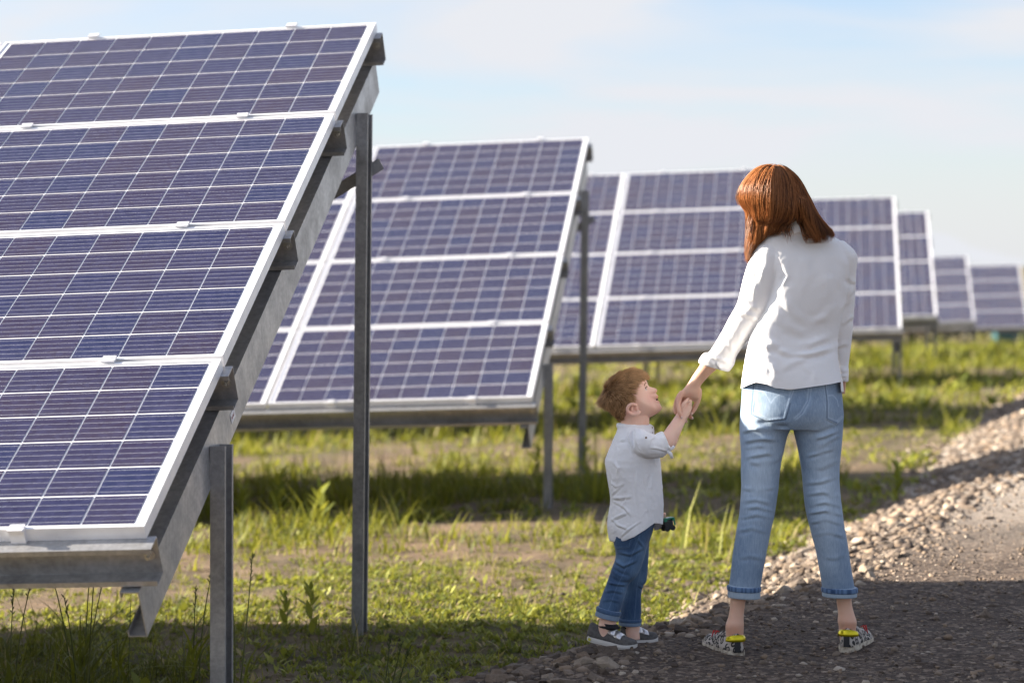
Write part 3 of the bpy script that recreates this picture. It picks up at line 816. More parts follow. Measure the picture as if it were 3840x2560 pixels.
def pdist(Q, poly):
    """pixel distance of points Q to a polyline, plus signed side"""
    best = np.full(len(Q), 1e9); side = np.zeros(len(Q)); end = np.zeros(len(Q)); n = len(poly)
    ln = [math.dist(poly[i], poly[i + 1]) for i in range(n - 1)]; tot = sum(ln); acc = 0
    for i in range(n - 1):
        a = np.array(poly[i], float); b = np.array(poly[i + 1], float); d = b - a; l2 = d @ d
        t = np.clip(((Q - a) @ d) / l2, 0, 1); r = Q - (a + t[:, None] * d); ds = np.hypot(r[:, 0], r[:, 1])
        k = ds < best; best[k] = ds[k]; side[k] = np.sign(d[0] * r[k, 1] - d[1] * r[k, 0]); end[k] = (acc + t[k] * ln[i]) / tot; acc += ln[i]
    return best, side, end
def folds(me, strokes, facing=-.05, gain=1.0, slim=.7):
    """press folds into cloth: strokes of (pixel line, width px, height m); each has a soft valley below its ridge"""
    V, Nn = get_vn(me); Q = unpix(V); wgt = sst((-Nn[:, 1] - facing) / .35); D = np.zeros(len(V))
    for poly, wd, h in strokes:
        ds, sd_, en = pdist(Q, poly); s = ds * sd_ / (wd * slim)
        taper = np.clip(np.minimum(en, 1 - en) * 4, .08, 1) * gain * (.75 + .9 * vnoise(Q[:, 0] * .045, Q[:, 1] * .045, seed=len(poly) + int(wd * 7)))
        D += taper * h * (np.exp(-s * s) - .75 * np.exp(-((s - 1.5) / 1.0) ** 2)) * (np.abs(s) < 5)
    set_v(me, V + Nn * (D * wgt)[:, None])
def line_attr(me, name, lines, wd, extra=None):
    V, Nn = get_vn(me); Q = unpix(V); a = np.zeros(len(V)); f = Nn[:, 1] < .1
    for poly in lines:
        ds, _, _ = pdist(Q, poly); a = np.maximum(a, np.exp(-(ds / wd) ** 2))
    vcol(me, name, a * f)
def rumple(me, amp, sx, sy, sz, seed, ridged=True):
    V, Nn = get_vn(me)
    f = fbm(V[:, 0] * sx, V[:, 2] * sz, V[:, 1] * sy, 3, seed)
    if ridged: f = 1 - 2 * np.abs(f) ** .7
    set_v(me, V + Nn * (amp * f)[:, None])
def m_skin(name, base, blush, sss=.12):
    t = MT(name, base, .5); t.p.inputs['Subsurface Weight'].default_value = sss; t.p.inputs['Subsurface Radius'].default_value = (.012, .005, .003); t.p.inputs['Subsurface Scale'].default_value = .6
    v = t.coord('Object'); a = t.noise(v, 35, 4); b = t.noise(v, 400, 2)
    c = t.mix(t.ramp(a, (.35, 0.), (.7, .35)), base, tuple(q * k for q, k in zip(base, (1.02, .86, .82))))
    c = t.mix(t.attr('blush'), c, blush); t.base(c); t.bump(b, .06, .002)
    return t.m
def m_cloth(name, base, weave=900, rough=.85, sheen=.15, tr=.0, crease=9):
    t = MT(name, base, rough); t.p.inputs['Sheen Weight'].default_value = sheen; t.p.inputs['Specular IOR Level'].default_value = .25
    v = t.coord('Object'); a = t.noise(v, 9, 5, .6); b = t.noise(v, weave, 2)
    t.base(t.ramp(a, (.3, tuple(q * .95 for q in base)), (.7, base)))
    rd = t.n('ShaderNodeTexNoise', noise_type='RIDGED_MULTIFRACTAL'); t.l(v, rd.inputs['Vector']); rd.inputs['Scale'].default_value = crease; rd.inputs['Detail'].default_value = 2.5; rd.inputs['Roughness'].default_value = .45; rd.inputs['Distortion'].default_value = .5
    h = t.math('ADD', t.math('MULTIPLY', rd.outputs['Fac'], 1.0), t.math('MULTIPLY', b, .05)); t.bump(h, .30, .0035)
    if tr:
        tb = t.n('ShaderNodeBsdfTranslucent'); tb.inputs[0].default_value = (*base, 1); ms = t.n('ShaderNodeMixShader'); ms.inputs[0].default_value = tr
        t.l(t.p.outputs[0], ms.inputs[1]); t.l(tb.outputs[0], ms.inputs[2]); t.l(ms.outputs[0], t.out.inputs[0])
    return t.m
def m_denim(name, dark, light):
    t = MT(name, dark, .85); t.p.inputs['Sheen Weight'].default_value = .12; t.p.inputs['Specular IOR Level'].default_value = .2
    v = t.coord('Object'); a = t.noise(v, 7, 5, .6); st = t.noise(t.coord('Object', (260, 260, 38)), 1.0, 4, .7); tw = t.noise(v, 600, 2)
    f = t.math('ADD', t.math('MULTIPLY', a, .45), t.math('ADD', t.math('MULTIPLY', st, .5), t.math('MULTIPLY', t.attr('fade'), .75)))
    c = t.ramp(f, (.30, dark), (.95, light))
    c = t.mix(t.math('MULTIPLY', t.attr('seam'), .32), c, tuple(min(1, q * 1.25 + .05) for q in light))
    c = t.mix(t.math('MULTIPLY', t.attr('worn'), .8), c, tuple(q * .55 for q in dark))
    t.base(c); t.bump(t.math('ADD', t.math('MULTIPLY', tw, .35), st), .14, .003)
    return t.m
M_SHIRT = m_cloth('white cotton', (.88, .875, .88), 900, tr=.08)
M_LINEN = m_cloth('white linen', (.88, .88, .895), 500, tr=.08, crease=17)
M_SKIN_W = m_skin('fair skin', (.68, .42, .30), (.62, .27, .20))
M_SKIN_B = m_skin('child skin', (.80, .52, .40), (.74, .28, .21), .15)
M_DENIM_W = m_denim('washed light denim', (.11, .18, .29), (.46, .56, .67))
M_DENIM_B = m_denim('mid blue denim', (.020, .052, .125), (.13, .22, .35))
M_NAIL = MT('fingernail', (.72, .48, .40), .25).m
def m_hair(name, a, b, c, tipk=.25):
    t = MT(name, b, .5); t.p.inputs['Specular IOR Level'].default_value = .35; t.p.inputs['Anisotropic'].default_value = .6
    cc = t.ramp(t.attr('rnd'), (0, a), (.5, b), (1, c)); cc = t.mix(t.math('MULTIPLY', t.attr('tip'), tipk), cc, c); t.base(cc)
    tb = t.n('ShaderNodeBsdfTranslucent'); t.l(cc, tb.inputs[0]); ms = t.n('ShaderNodeMixShader'); ms.inputs[0].default_value = .16
    t.l(t.p.outputs[0], ms.inputs[1]); t.l(tb.outputs[0], ms.inputs[2]); t.l(ms.outputs[0], t.out.inputs[0])
    return t.m
M_HAIR_W = m_hair('auburn hair', (.010, .005, .003), (.075, .026, .010), (.40, .155, .052))
M_HAIR_B = m_hair('ginger blond hair', (.14, .066, .028), (.42, .215, .092), (.88, .58, .30))

def strands_mesh(name, paths, rad, mat, rnds):
    """paths (n, k, 3): three-sided tapering hairs"""
    P = np.asarray(paths, float); n, k, _ = P.shape
    T = np.gradient(P, axis=1); T /= np.linalg.norm(T, axis=2, keepdims=True) + 1e-9
    up = np.array([.31, -.9, .29]); A_ = np.cross(T, up); A_ /= np.linalg.norm(A_, axis=2, keepdims=True) + 1e-9; B_ = np.cross(T, A_)
    tr = np.linspace(0, 1, k); rr = rad * (1 - .75 * tr ** 2)
    R_ = np.stack([P + (A_ * math.cos(q) + B_ * math.sin(q)) * rr[None, :, None] for q in (0, 2.094, 4.189)], 2)   # n,k,3,3
    V = R_.reshape(-1, 3)
    base = (np.arange(n) * k * 3)[:, None, None] + (np.arange(k - 1) * 3)[None, :, None]
    j = np.arange(3); F = np.stack([base + j, base + (j + 1) % 3, base + 3 + (j + 1) % 3, base + 3 + j], -1).reshape(-1, 4)
    me = np_mesh(name, V, F, mat, True)
    vcol(me, 'rnd', np.repeat(rnds, k * 3)); vcol(me, 'tip', np.tile(np.repeat(tr, 3), n))
    return me
def head_volume(mb, prof, base, C, unit, origin, f, u, l, W, lam_nose=.20, eye=None, n=110, m=64, ax2=((.894, .447), (-.447, .894))):
    """head from a side profile: slices run from the profile to the sides; nose and lips stay near the middle line"""
    def polar(pts):
        q = (np.array(pts, float) - C) * unit; fa = q @ np.array([ax2[0][0], -ax2[0][1]]); ua = q @ np.array([ax2[1][0], -ax2[1][1]])
        th = np.arctan2(ua, fa); r = np.hypot(fa, ua); o = np.argsort(th); return th[o], r[o]
    def samp(pr, th):
        t, r = pr; t3 = np.r_[t - 2 * math.pi, t, t + 2 * math.pi]; r3 = np.r_[r, r, r]
        return np.interp(th, t3, r3)
    a = polar(prof); b = polar(base)
    th = np.linspace(-math.pi, math.pi, n, endpoint=False); lam = np.linspace(-math.pi / 2, math.pi / 2, m)
    ra = samp(a, th); rb = samp(b, th)
    ker = np.array([.25, .5, .25])
    for _ in range(3): rb = np.convolve(np.r_[rb[-1], rb, rb[0]], ker, 'valid')
    V = []
    for i, t in enumerate(th):
        for q in lam:
            g = math.exp(-(q / lam_nose) ** 2); r = rb[i] + (ra[i] - rb[i]) * g
            c = max(0, math.cos(q)) ** .82
            dent = 0
            if eye:
                dt = (t - eye[0]) / eye[2]; dl = (abs(q) - eye[1]) / eye[3]; dent = eye[4] * math.exp(-dt * dt - dl * dl)
            rr = (r - dent) * c
            V.append(Vector(origin) + Vector(f) * (math.cos(t) * rr) + Vector(u) * (math.sin(t) * rr) + Vector(l) * (W * math.sin(q)))
    F = [(i * m + k, i * m + k + 1, ((i + 1) % n) * m + k + 1, ((i + 1) % n) * m + k) for i in range(n) for k in range(m - 1)]
    mb.add(V, F)
def chain(mb, pts, rad, n=10, sub=4):
    P = catmull(np.array([list(p) + [r] for p, r in zip(pts, rad)]), sub)
    # rounded ends
    a = P[0, :3] - (P[1, :3] - P[0, :3]) / (np.linalg.norm(P[1, :3] - P[0, :3]) + 1e-9) * P[0, 3] * .8
    b = P[-1, :3] + (P[-1, :3] - P[-2, :3]) / (np.linalg.norm(P[-1, :3] - P[-2, :3]) + 1e-9) * P[-1, 3] * .8
    P = np.vstack([[*a, P[0, 3] * .35], P, [*(P[-1, :3] * .5 + b * .5), P[-1, 3] * .85], [*b, P[-1, 3] * .35]])
    mb.tube([Vector(q[:3]) for q in P], list(P[:, 3]), n)
def join(name, *mbs):
    r = MB()
    for q in mbs: r.add(q.v, q.f)
    return r
def leop():
    t = MT('leopard print canvas', (.6, .55, .5), .8); v = t.coord('Object')
    nz = t.n('ShaderNodeTexNoise'); nz.inputs['Scale'].default_value = 60; t.l(v, nz.inputs['Vector'])
    sc_ = t.n('ShaderNodeVectorMath', operation='MULTIPLY_ADD'); t.l(nz.outputs['Color'], sc_.inputs[0]); sc_.inputs[1].default_value = (.006,) * 3; t.l(v, sc_.inputs[2])
    vo = t.n('ShaderNodeTexVoronoi'); vo.inputs['Scale'].default_value = 46; t.l(sc_.outputs[0], vo.inputs['Vector'])
    d = vo.outputs['Distance']
    ring = t.ramp(d, (.0, 0.), (.26, 0.), (.30, 1.), (.50, 1.), (.54, 0.))
    brk = t.ramp(t.noise(v, 90, 1), (.34, 0.), (.38, 1.))
    core = t.ramp(d, (.24, 1.), (.28, 0.))
    c = t.mix(t.math('MULTIPLY', core, .5), (.43, .385, .34), (.20, .16, .13))
    t.base(t.mix(t.math('MULTIPLY', ring, brk), c, (.016, .015, .015)))
    return t.m
def shoe(parent, heel, yaw, Ln, Wd, Ht, up_mat, sole_mat, sole_h, pitch=0., z=0.):
    """root mesh is the upper; toe along +X before the turn"""
    M = Matrix.Translation((heel[0], heel[1], z)) @ Matrix.Rotation(yaw, 4, 'Z') @ Matrix.Rotation(pitch, 4, 'Y')
    def outl(x):   # half width, centre shift along the length
        k = np.interp(x, [0, .04, .12, .3, .5, .68, .82, .92, .97, 1], [.30, .52, .66, .70, .76, .92, .92, .74, .5, .22]) * Wd / 2
        return k
    s_ = MB(); xs_ = np.r_[0, .015, np.linspace(.04, .96, 20), .985, 1.0]
    V = []; nr = 0
    for x in xs_:
        hw = outl(x) * 1.06; lift = .012 * max(0, (x - .72) / .28) ** 2 * (Ln / .25) + .004 * max(0, (.1 - x) / .1) ** 2
        V += [M @ Vector((x * Ln, -hw * .94, lift)), M @ Vector((x * Ln, -hw, sole_h * .5 + lift)), M @ Vector((x * Ln, -hw * .97, sole_h + lift)), M @ Vector((x * Ln, hw * .97, sole_h + lift)), M @ Vector((x * Ln, hw, sole_h * .5 + lift)), M @ Vector((x * Ln, hw * .94, lift))]
    F = [(i * 6 + k, i * 6 + (k + 1) % 6, (i + 1) * 6 + (k + 1) % 6, (i + 1) * 6 + k) for i in range(len(xs_) - 1) for k in range(6)] + [tuple(range(6)), tuple(range((len(xs_) - 1) * 6, len(xs_) * 6))]
    s_.add(V, F)
    u_ = MB(); na = 22; V = []; xs2 = np.r_[0, .02, np.linspace(.05, .95, 26), .975, .99]
    for x in xs2:
        hw = outl(x) * .97; ht = np.interp(x, [0, .05, .15, .25, .36, .45, .55, .7, .85, .95, 1], [.90, 1.0, .90, .84, .92, .98, .80, .56, .46, .34, .12]) * Ht
        lift = .012 * max(0, (x - .72) / .28) ** 2 * (Ln / .25)
        tp = np.interp(x, [0, .3, .5, .75, 1], [.55, .55, .5, .75, .85])
        for k in range(na):
            a = math.pi * k / (na - 1); ca, sa = math.cos(a), math.sin(a)
            yk = math.copysign(abs(ca) ** .75, ca); zk = sa ** .7
            V.append(M @ Vector((x * Ln + (-.02 * Ln * (1 - zk) * (x < .03)), -hw * yk * (1 - (1 - tp) * zk), sole_h * .9 + lift + ht * zk)))
    n2 = len(xs2)
    F = [(i * na + k, i * na + k + 1, (i + 1) * na + k + 1, (i + 1) * na + k) for i in range(n2 - 1) for k in range(na - 1)]
    F += [tuple(i * na for i in range(n2))[::-1] + tuple(i * na + na - 1 for i in range(n2))]
    F += [tuple(range(na)), tuple(range((n2 - 1) * na, n2 * na))[::-1]]
    u_.add(V, F)
    sh = wlink('shoe', u_.mesh('shoe', up_mat, True), parent)
    link('sole', s_.mesh('sole', sole_mat), sh)
    return sh, M

# ------------------------------------------------------------------ the woman
DW = 8.12
c1 = lambda x, y: (x * .4297 + 1286.2, y * .4297 + 336.9)
c2 = lambda x, y: (x * .4725 + 1286.2, y * .4725 + 826.8)
c5 = lambda x, y: (x * .2031 + 1666.0, y * .2031 + 845.2)
c6 = lambda x, y: (x * .11717 + 1439.3, y * .11717 + 845.2)
def rg(conv, lx, ly, rx, ry, d, bn, bf): return (*conv(lx, ly), *conv(rx, ry), d, bn, bf)
def hz_(conv, rows, d): return [rg(conv, a, y, b, y, d + dd, bn, bf) for y, a, b, dd, bn, bf in rows]
wfoot = Vector((.94, DW, 0)); wfoot.z = gz(wfoot.x, wfoot.y)
woman = empty('person', wfoot)
tag(woman, 'woman seen from behind in white shirt and light blue jeans, holding a boy\'s hand', 'person')

torso = hz_(c1, [(446, 1215, 1340, 0, .045, .05), (462, 1150, 1400, .0, .055, .07), (484, 1085, 1470, .0, .062, .09), (508, 1070, 1510, .0, .070, .09), (545, 1082, 1545, 0, .078, .10), (610, 1092, 1552, 0, .094, .10), (700, 1120, 1540, 0, .103, .11), (800, 1108, 1528, 0, .101, .11), (900, 1072, 1512, 0, .094, .11), (960, 1040, 1498, 0, .088, .10), (1040, 1006, 1488, 0, .088, .10), (1150, 986, 1490, 0, .108, .115), (1250, 972, 1508, 0, .124, .12), (1310, 968, 1514, 0, .128, .12)], DW)
sl_l = [rg(c1, 1120, 490, 1240, 590, 8.12, .055, .06), rg(c1, 1048, 520, 1222, 668, 8.12, .066, .07), rg(c1, 1006, 610, 1190, 732, 8.125, .066, .066), rg(c1, 974, 712, 1150, 800, 8.13, .062, .062), rg(c1, 944, 832, 1106, 882, 8.14, .060, .06), rg(c1, 902, 908, 1054, 955, 8.16, .057, .057), rg(c1, 853, 1002, 992, 1040, 8.185, .054, .054), rg(c1, 803, 1085, 945, 1108, 8.205, .050, .05), rg(c1, 772, 1126, 918, 1160, 8.22, .047, .047)]
cuff_l = [rg(c1, 772, 1098, 936, 1128, 8.212, .045, .045), rg(c1, 752, 1118, 930, 1158, 8.215, .053, .053), rg(c1, 738, 1148, 906, 1196, 8.225, .053, .053), rg(c1, 748, 1160, 896, 1202, 8.228, .046, .046)]
sl_r = [rg(c1, 1420, 520, 1520, 500, 8.12, .05, .06), rg(c1, 1455, 600, 1592, 572, 8.125, .062, .07), rg(c1, 1468, 690, 1590, 668, 8.14, .058, .06), rg(c1, 1462, 800, 1585, 780, 8.155, .055, .055), rg(c1, 1452, 900, 1578, 890, 8.165, .053, .053), rg(c1, 1450, 1000, 1569, 1000, 8.175, .048, .05), rg(c1, 1464, 1080, 1558, 1085, 8.19, .042, .045), rg(c1, 1480, 1150, 1546, 1160, 8.205, .036, .04), rg(c1, 1488, 1190, 1541, 1195, 8.212, .034, .036)]
cuff_r = [rg(c1, 1484, 1176, 1543, 1178, 8.208, .034, .036), rg(c1, 1484, 1188, 1545, 1190, 8.21, .040, .042), rg(c1, 1494, 1244, 1542, 1248, 8.22, .040, .042), rg(c1, 1502, 1254, 1538, 1255, 8.222, .034, .036)]
collar = [rg(c1, 1196, 470, 1350, 455, 8.105, .060, .07), rg(c1, 1214, 436, 1336, 426, 8.10, .056, .07), rg(c1, 1230, 392, 1318, 386, 8.095, .050, .065), rg(c1, 1236, 388, 1310, 384, 8.10, .043, .06)]
mb = MB()
ring_loft(mb, torso, 64, p=2.7); ring_loft(mb, sl_l, 40); ring_loft(mb, sl_r, 40); ring_loft(mb, collar, 40, 3)
ring_loft(mb, cuff_l, 40, 3); ring_loft(mb, cuff_r, 36, 3)
me = remesh(mb, .0040, M_SHIRT, 'shirt', 3)
# shirt tail: curved hem
V, Nn = get_vn(me); Q = unpix(V)
hx, hy = zip(*[c1(*p) for p in ((940, 1300), (970, 1290), (1005, 1272), (1045, 1258), (1100, 1268), (1150, 1288), (1230, 1298), (1350, 1282), (1450, 1268), (1515, 1254), (1560, 1250))])
hem = np.interp(Q[:, 0], hx, hy); lo = (Q[:, 1] > hem) & (Q[:, 0] < 1932) & (Q[:, 0] > 1690) & (np.abs(V[:, 1] - DW) < .2) & (Q[:, 1] > 860)
scale = DW / FPX * 3840 / 2352
V[lo, 2] += (Q[lo, 1] - hem[lo]) * scale
V[:, 1] += .22 * np.clip(V[:, 0] - .98, -.13, .16) * sst((V[:, 2] - 1.05) / .25); set_v(me, V)   # her back is turned a little to the right
S1 = lambda w_, h, *p: ([c1(*q) for q in p], w_, h)
folds(me, [
    S1(13, .013, (1010, 985), (1080, 1030), (1160, 1062), (1250, 1072), (1340, 1058), (1420, 1020), (1480, 970)),
    S1(10, .010, (1030, 1030), (1120, 1075), (1220, 1105), (1330, 1105), (1430, 1085), (1480, 1070)),
    S1(12, .010, (1170, 1195), (1260, 1150), (1360, 1105), (1470, 1060)),
    S1(9, .006, (1060, 1060), (1052, 1150), (1056, 1262)),
    S1(14, .007, (1110, 1130), (1150, 1200), (1140, 1270)),
    S1(12, .006, (1300, 1160), (1360, 1200), (1370, 1270)),
    S1(8, .0045, (1130, 545), (1185, 610), (1218, 690), (1150, 800)),
    S1(26, .005, (1320, 540), (1315, 660), (1290, 800)), S1(26, .005, (1420, 540), (1428, 680), (1400, 840)),
    S1(16, .008, (1500, 560), (1528, 640), (1532, 760), (1520, 860)), S1(14, .007, (1180, 780), (1240, 880), (1330, 960)), S1(16, .007, (1130, 870), (1220, 950), (1330, 1010)),
    S1(14, .006, (1480, 830), (1420, 900), (1330, 950)),
    S1(9, .008, (1480, 900), (1525, 830), (1578, 740)), S1(8, .007, (1535, 690), (1560, 720), (1588, 725)), S1(8, .006, (1500, 960), (1540, 920), (1578, 900)), S1(9, .006, (1470, 1070), (1520, 1050), (1562, 1060)),
    S1(10, .008, (1070, 560), (1090, 640), (1060, 740)), S1(9, .007, (1010, 640), (1040, 720), (1030, 830)), S1(12, .008, (960, 780), (1020, 850), (1090, 870)),
    S1(10, .008, (925, 880), (990, 890), (1070, 930)), S1(10, .007, (900, 920), (950, 990), (960, 1060)), S1(8, .006, (860, 1000), (910, 1060), (930, 1110)),
    S1(7, .007, (790, 1100), (840, 1130), (905, 1150)), S1(6, .006, (760, 1135), (820, 1160), (890, 1185)), S1(5, .006, (835, 1140), (850, 1175), (870, 1205)),
    S1(5, .004, (1490, 1190), (1515, 1200), (1540, 1195)), S1(4, .004, (1500, 1220), (1525, 1228), (1543, 1222)),
], gain=.55)
rumple(me, .0009, 14, 14, 9, 5, False); rumple(me, .0005, 45, 45, 30, 6)
shirt = wlink('shirt', me, woman)

# jeans
LW = .4725 / 680 / 1
def leg(rows, d0, d1, conv=c2):
    n = len(rows); o = []
    for i, (y, a, b) in enumerate(rows):
        d = d0 + (d1 - d0) * max(0, (i - 2) / (n - 3)); hw = (b - a) * .5 * .4725 / 680
        o.append(rg(conv, a, y, b, y, d, hw * 1.05, hw * 1.1))
    return o
pelvis = hz_(c2, [(60, 905, 1352, 0, .085, .10), (110, 888, 1364, 0, .100, .105), (150, 884, 1369, 0, .112, .105), (230, 880, 1376, 0, .124, .10), (290, 876, 1378, 0, .118, .10), (330, 900, 1360, 0, .10, .09)], DW)
legL = leg([(215, 882, 1120), (300, 874, 1128), (370, 875, 1105), (450, 880, 1085), (530, 880, 1071), (620, 882, 1062), (700, 876, 1050), (760, 870, 1040), (850, 854, 1020), (930, 842, 1005), (1010, 832, 990), (1080, 824, 977), (1140, 820, 969)], DW, 8.10)
legR = leg([(215, 1135, 1374), (300, 1128, 1377), (380, 1145, 1372), (450, 1160, 1366), (540, 1175, 1358), (620, 1182, 1360), (700, 1190, 1368), (780, 1205, 1378), (850, 1225, 1390), (930, 1245, 1404), (1010, 1260, 1416), (1080, 1272, 1427), (1140, 1279, 1436)], DW, 8.16)
mb = MB(); ring_loft(mb, pelvis, 64); ring_loft(mb, legL, 44); ring_loft(mb, legR, 44)
me = remesh(mb, .0034, M_DENIM_W, 'jeans', 4)
S5 = lambda w_, h, *p: ([c5(*q) for q in p], w_, h); S2 = lambda w_, h, *p: ([c2(*q) for q in p], w_, h)
folds(me, [
    S5(9, -.012, (250, 640), (380, 618), (520, 640), (640, 672), (750, 650)), S5(7, .008, (180, 720), (300, 690), (420, 700)), S5(8, .010, (200, 830), (330, 800), (450, 800), (600, 815)),
    S5(7, .008, (200, 900), (320, 870), (440, 880)), S5(8, .009, (220, 1010), (350, 985), (470, 960), (580, 985)), S5(8, -.008, (780, 560), (860, 500), (940, 380), (965, 230)),
    S5(8, .008, (900, 720), (1050, 690), (1180, 640), (1310, 600)), S5(7, .007, (960, 800), (1120, 770), (1290, 700)), S5(8, .007, (1050, 900), (1170, 820), (1290, 750)), S5(6, .006, (900, 1000), (1060, 960), (1240, 900)),
    S5(8, .005, (500, 1080), (600, 1020), (660, 900)),
    S2(7, .008, (872, 690), (950, 676), (1052, 700)), S2(6, .007, (868, 725), (960, 712), (1046, 735)), S2(6, .006, (866, 765), (960, 750), (1038, 770)), S2(7, .006, (880, 620), (970, 632), (1060, 610)), S2(7, .005, (855, 830), (930, 815), (1020, 840)),
    S2(7, .008, (1185, 655), (1280, 640), (1362, 665)), S2(6, .008, (1192, 705), (1290, 690), (1372, 712)), S2(6, .008, (1200, 745), (1290, 730), (1378, 755)), S2(6, .007, (1212, 790), (1300, 775), (1382, 800)), S2(7, .005, (1230, 850), (1310, 835), (1392, 860)), S2(7, .006, (1180, 600), (1270, 590), (1358, 560)),
    S2(8, .004, (845, 960), (920, 950), (1000, 965)), S2(8, .004, (1250, 950), (1330, 960), (1408, 940)), S2(9, .004, (885, 480), (960, 500), (1060, 480)), S2(9, .004, (1190, 500), (1270, 520), (1360, 480)),
], gain=.62)
rumple(me, .0010, 20, 20, 20, 11, False)
P5 = lambda *p: [c5(*q) for q in p]
pkL = P5((335, 165), (325, 330), (308, 515), (470, 592), (670, 570), (720, 400), (772, 250)); pkR = P5((1115, 190), (1140, 380), (1140, 575), (1258, 628), (1326, 556))
arcs = [P5((345, 262), (400, 255), (450, 285), (515, 395), (560, 330), (620, 292), (705, 300)), P5((1160, 310), (1220, 305), (1265, 360), (1280, 430))]
inner = [P5((360, 180), (350, 330), (335, 500), (475, 565), (655, 548), (700, 390), (745, 255)), P5((1140, 200), (1165, 380), (1165, 560), (1258, 600), (1320, 540))]
seams = [P5((940, 225), (925, 370), (850, 505), (780, 565)), P5((970, 230), (955, 372), (880, 512), (800, 580)), P5((165, 400), (150, 640), (165, 900), (180, 1400)), P5((840, 960), (860, 1200), (890, 1560))]
folds(me, [(pkL, 2.6, .0022), (pkR, 2.6, .0022), (seams[0], 2.4, .002), (P5((330, 165), (550, 205), (775, 252)), 2.5, .002)])
line_attr(me, 'seam', [pkL, pkR] + arcs + inner + seams, 1.25)
line_attr(me, 'worn', [P5((322, 165), (312, 330), (296, 520), (466, 604), (682, 580), (735, 400)), P5((1128, 190), (1150, 380), (1150, 570), (1258, 615))], 1.6)
V, Nn = get_vn(me); Q = unpix(V)
fd = np.exp(-((Q[:, 0] - 1745) / 40) ** 2 - ((Q[:, 1] - 1080) / 150) ** 2) + np.exp(-((Q[:, 0] - 1895) / 34) ** 2 - ((Q[:, 1] - 1120) / 190) ** 2)
vcol(me, 'fade', .55 * fd + .15 * fbm(V[:, 0] * 9, V[:, 2] * 9, o=3, seed=2))
jeans = wlink('jeans', me, woman)
# pale inside of the rolled cuffs and the dark stitched edge above
M_CUFF = m_denim('denim inside', (.20, .28, .37), (.44, .52, .60)); M_EDGE = m_denim('dark denim hem', (.02, .045, .11), (.12, .2, .34))
def cuff(conv, xl, xr, y0, y1, ye, d, par, mats, slant=0, wpx=.4725):
    hw = (xr - xl) * .5 * wpx / 680 + .002
    m = MB(); g = 3 / wpx
    ring_loft(m, [rg(conv, xl + 6, y0, xr - 6, y0 + slant, d, hw * .96, hw * 1.0), rg(conv, xl - g * .6, y0 + 3, xr + g * .6, y0 + 3 + slant, d, hw * 1.08, hw * 1.12), rg(conv, xl - g, (y0 + y1) / 2, xr + g, (y0 + y1) / 2 + slant, d, hw * 1.11, hw * 1.14), rg(conv, xl - g, y1 - 3, xr + g, y1 - 3 + slant, d, hw * 1.10, hw * 1.13), rg(conv, xl, y1, xr, y1 + slant, d, hw * .98, hw * 1.0)], 48, 4)
    me = m.mesh('cuff', mats[0], True); vcol(me, 'fade', [.2] * len(me.vertices)); vcol(me, 'seam', [0] * len(me.vertices)); vcol(me, 'worn', [0] * len(me.vertices))
    c = wlink('cuff', me, par) if par.name.startswith('person') else link('cuff', me, par)
    m = MB(); ring_loft(m, [rg(conv, xl + 4, y0 + 2, xr - 4, y0 + 2 + slant, d, hw * 1.0, hw * 1.04), rg(conv, xl - g * 1.5, y0 + 4, xr + g * 1.5, y0 + 4 + slant, d, hw * 1.15, hw * 1.19), rg(conv, xl - g * 1.7, (y0 + ye) / 2, xr + g * 1.7, (y0 + ye) / 2 + slant, d, hw * 1.17, hw * 1.21), rg(conv, xl - g * 1.5, ye, xr + g * 1.5, ye + slant, d, hw * 1.15, hw * 1.18), rg(conv, xl + 4, ye + 2, xr - 4, ye + 2 + slant, d, hw * 1.0, hw * 1.02)], 64, 3)
    me = m.mesh('hem', mats[1], True); P = np.array([v.co[:] for v in me.vertices]); vcol(me, 'fade', .6 * (np.sin(P[:, 0] * 900 + 30 * np.sin(P[:, 0] * 70)) > .2) * np.ones(len(P))); vcol(me, 'seam', [0] * len(P)); vcol(me, 'worn', [0] * len(P))
    link('hem', me, c)
cuff(c2, 822, 967, 1090, 1150, 1116, 8.10, jeans, (M_CUFF, M_EDGE), 6)
cuff(c2, 1281, 1437, 1098, 1146, 1124, 8.16, jeans, (M_CUFF, M_EDGE), 3)

# body: one continuous figure inside the clothes
mb = MB()
ring_loft(mb, torso[1:-1], 40, 3, .68); ring_loft(mb, sl_l, 30, 3, .62); ring_loft(mb, sl_r, 30, 3, .60); ring_loft(mb, pelvis[:-1], 40, 3, .80); ring_loft(mb, legL, 30, 3, .74); ring_loft(mb, legR, 30, 3, .74)
ring_loft(mb, [rg(c1, 1215, 500, 1340, 490, 8.11, .035, .05), rg(c1, 1235, 430, 1315, 420, 8.105, .032, .045), rg(c1, 1205, 340, 1290, 330, 8.095, .035, .05), rg(c1, 1150, 280, 1260, 270, 8.09, .045, .05)], 30, 3)
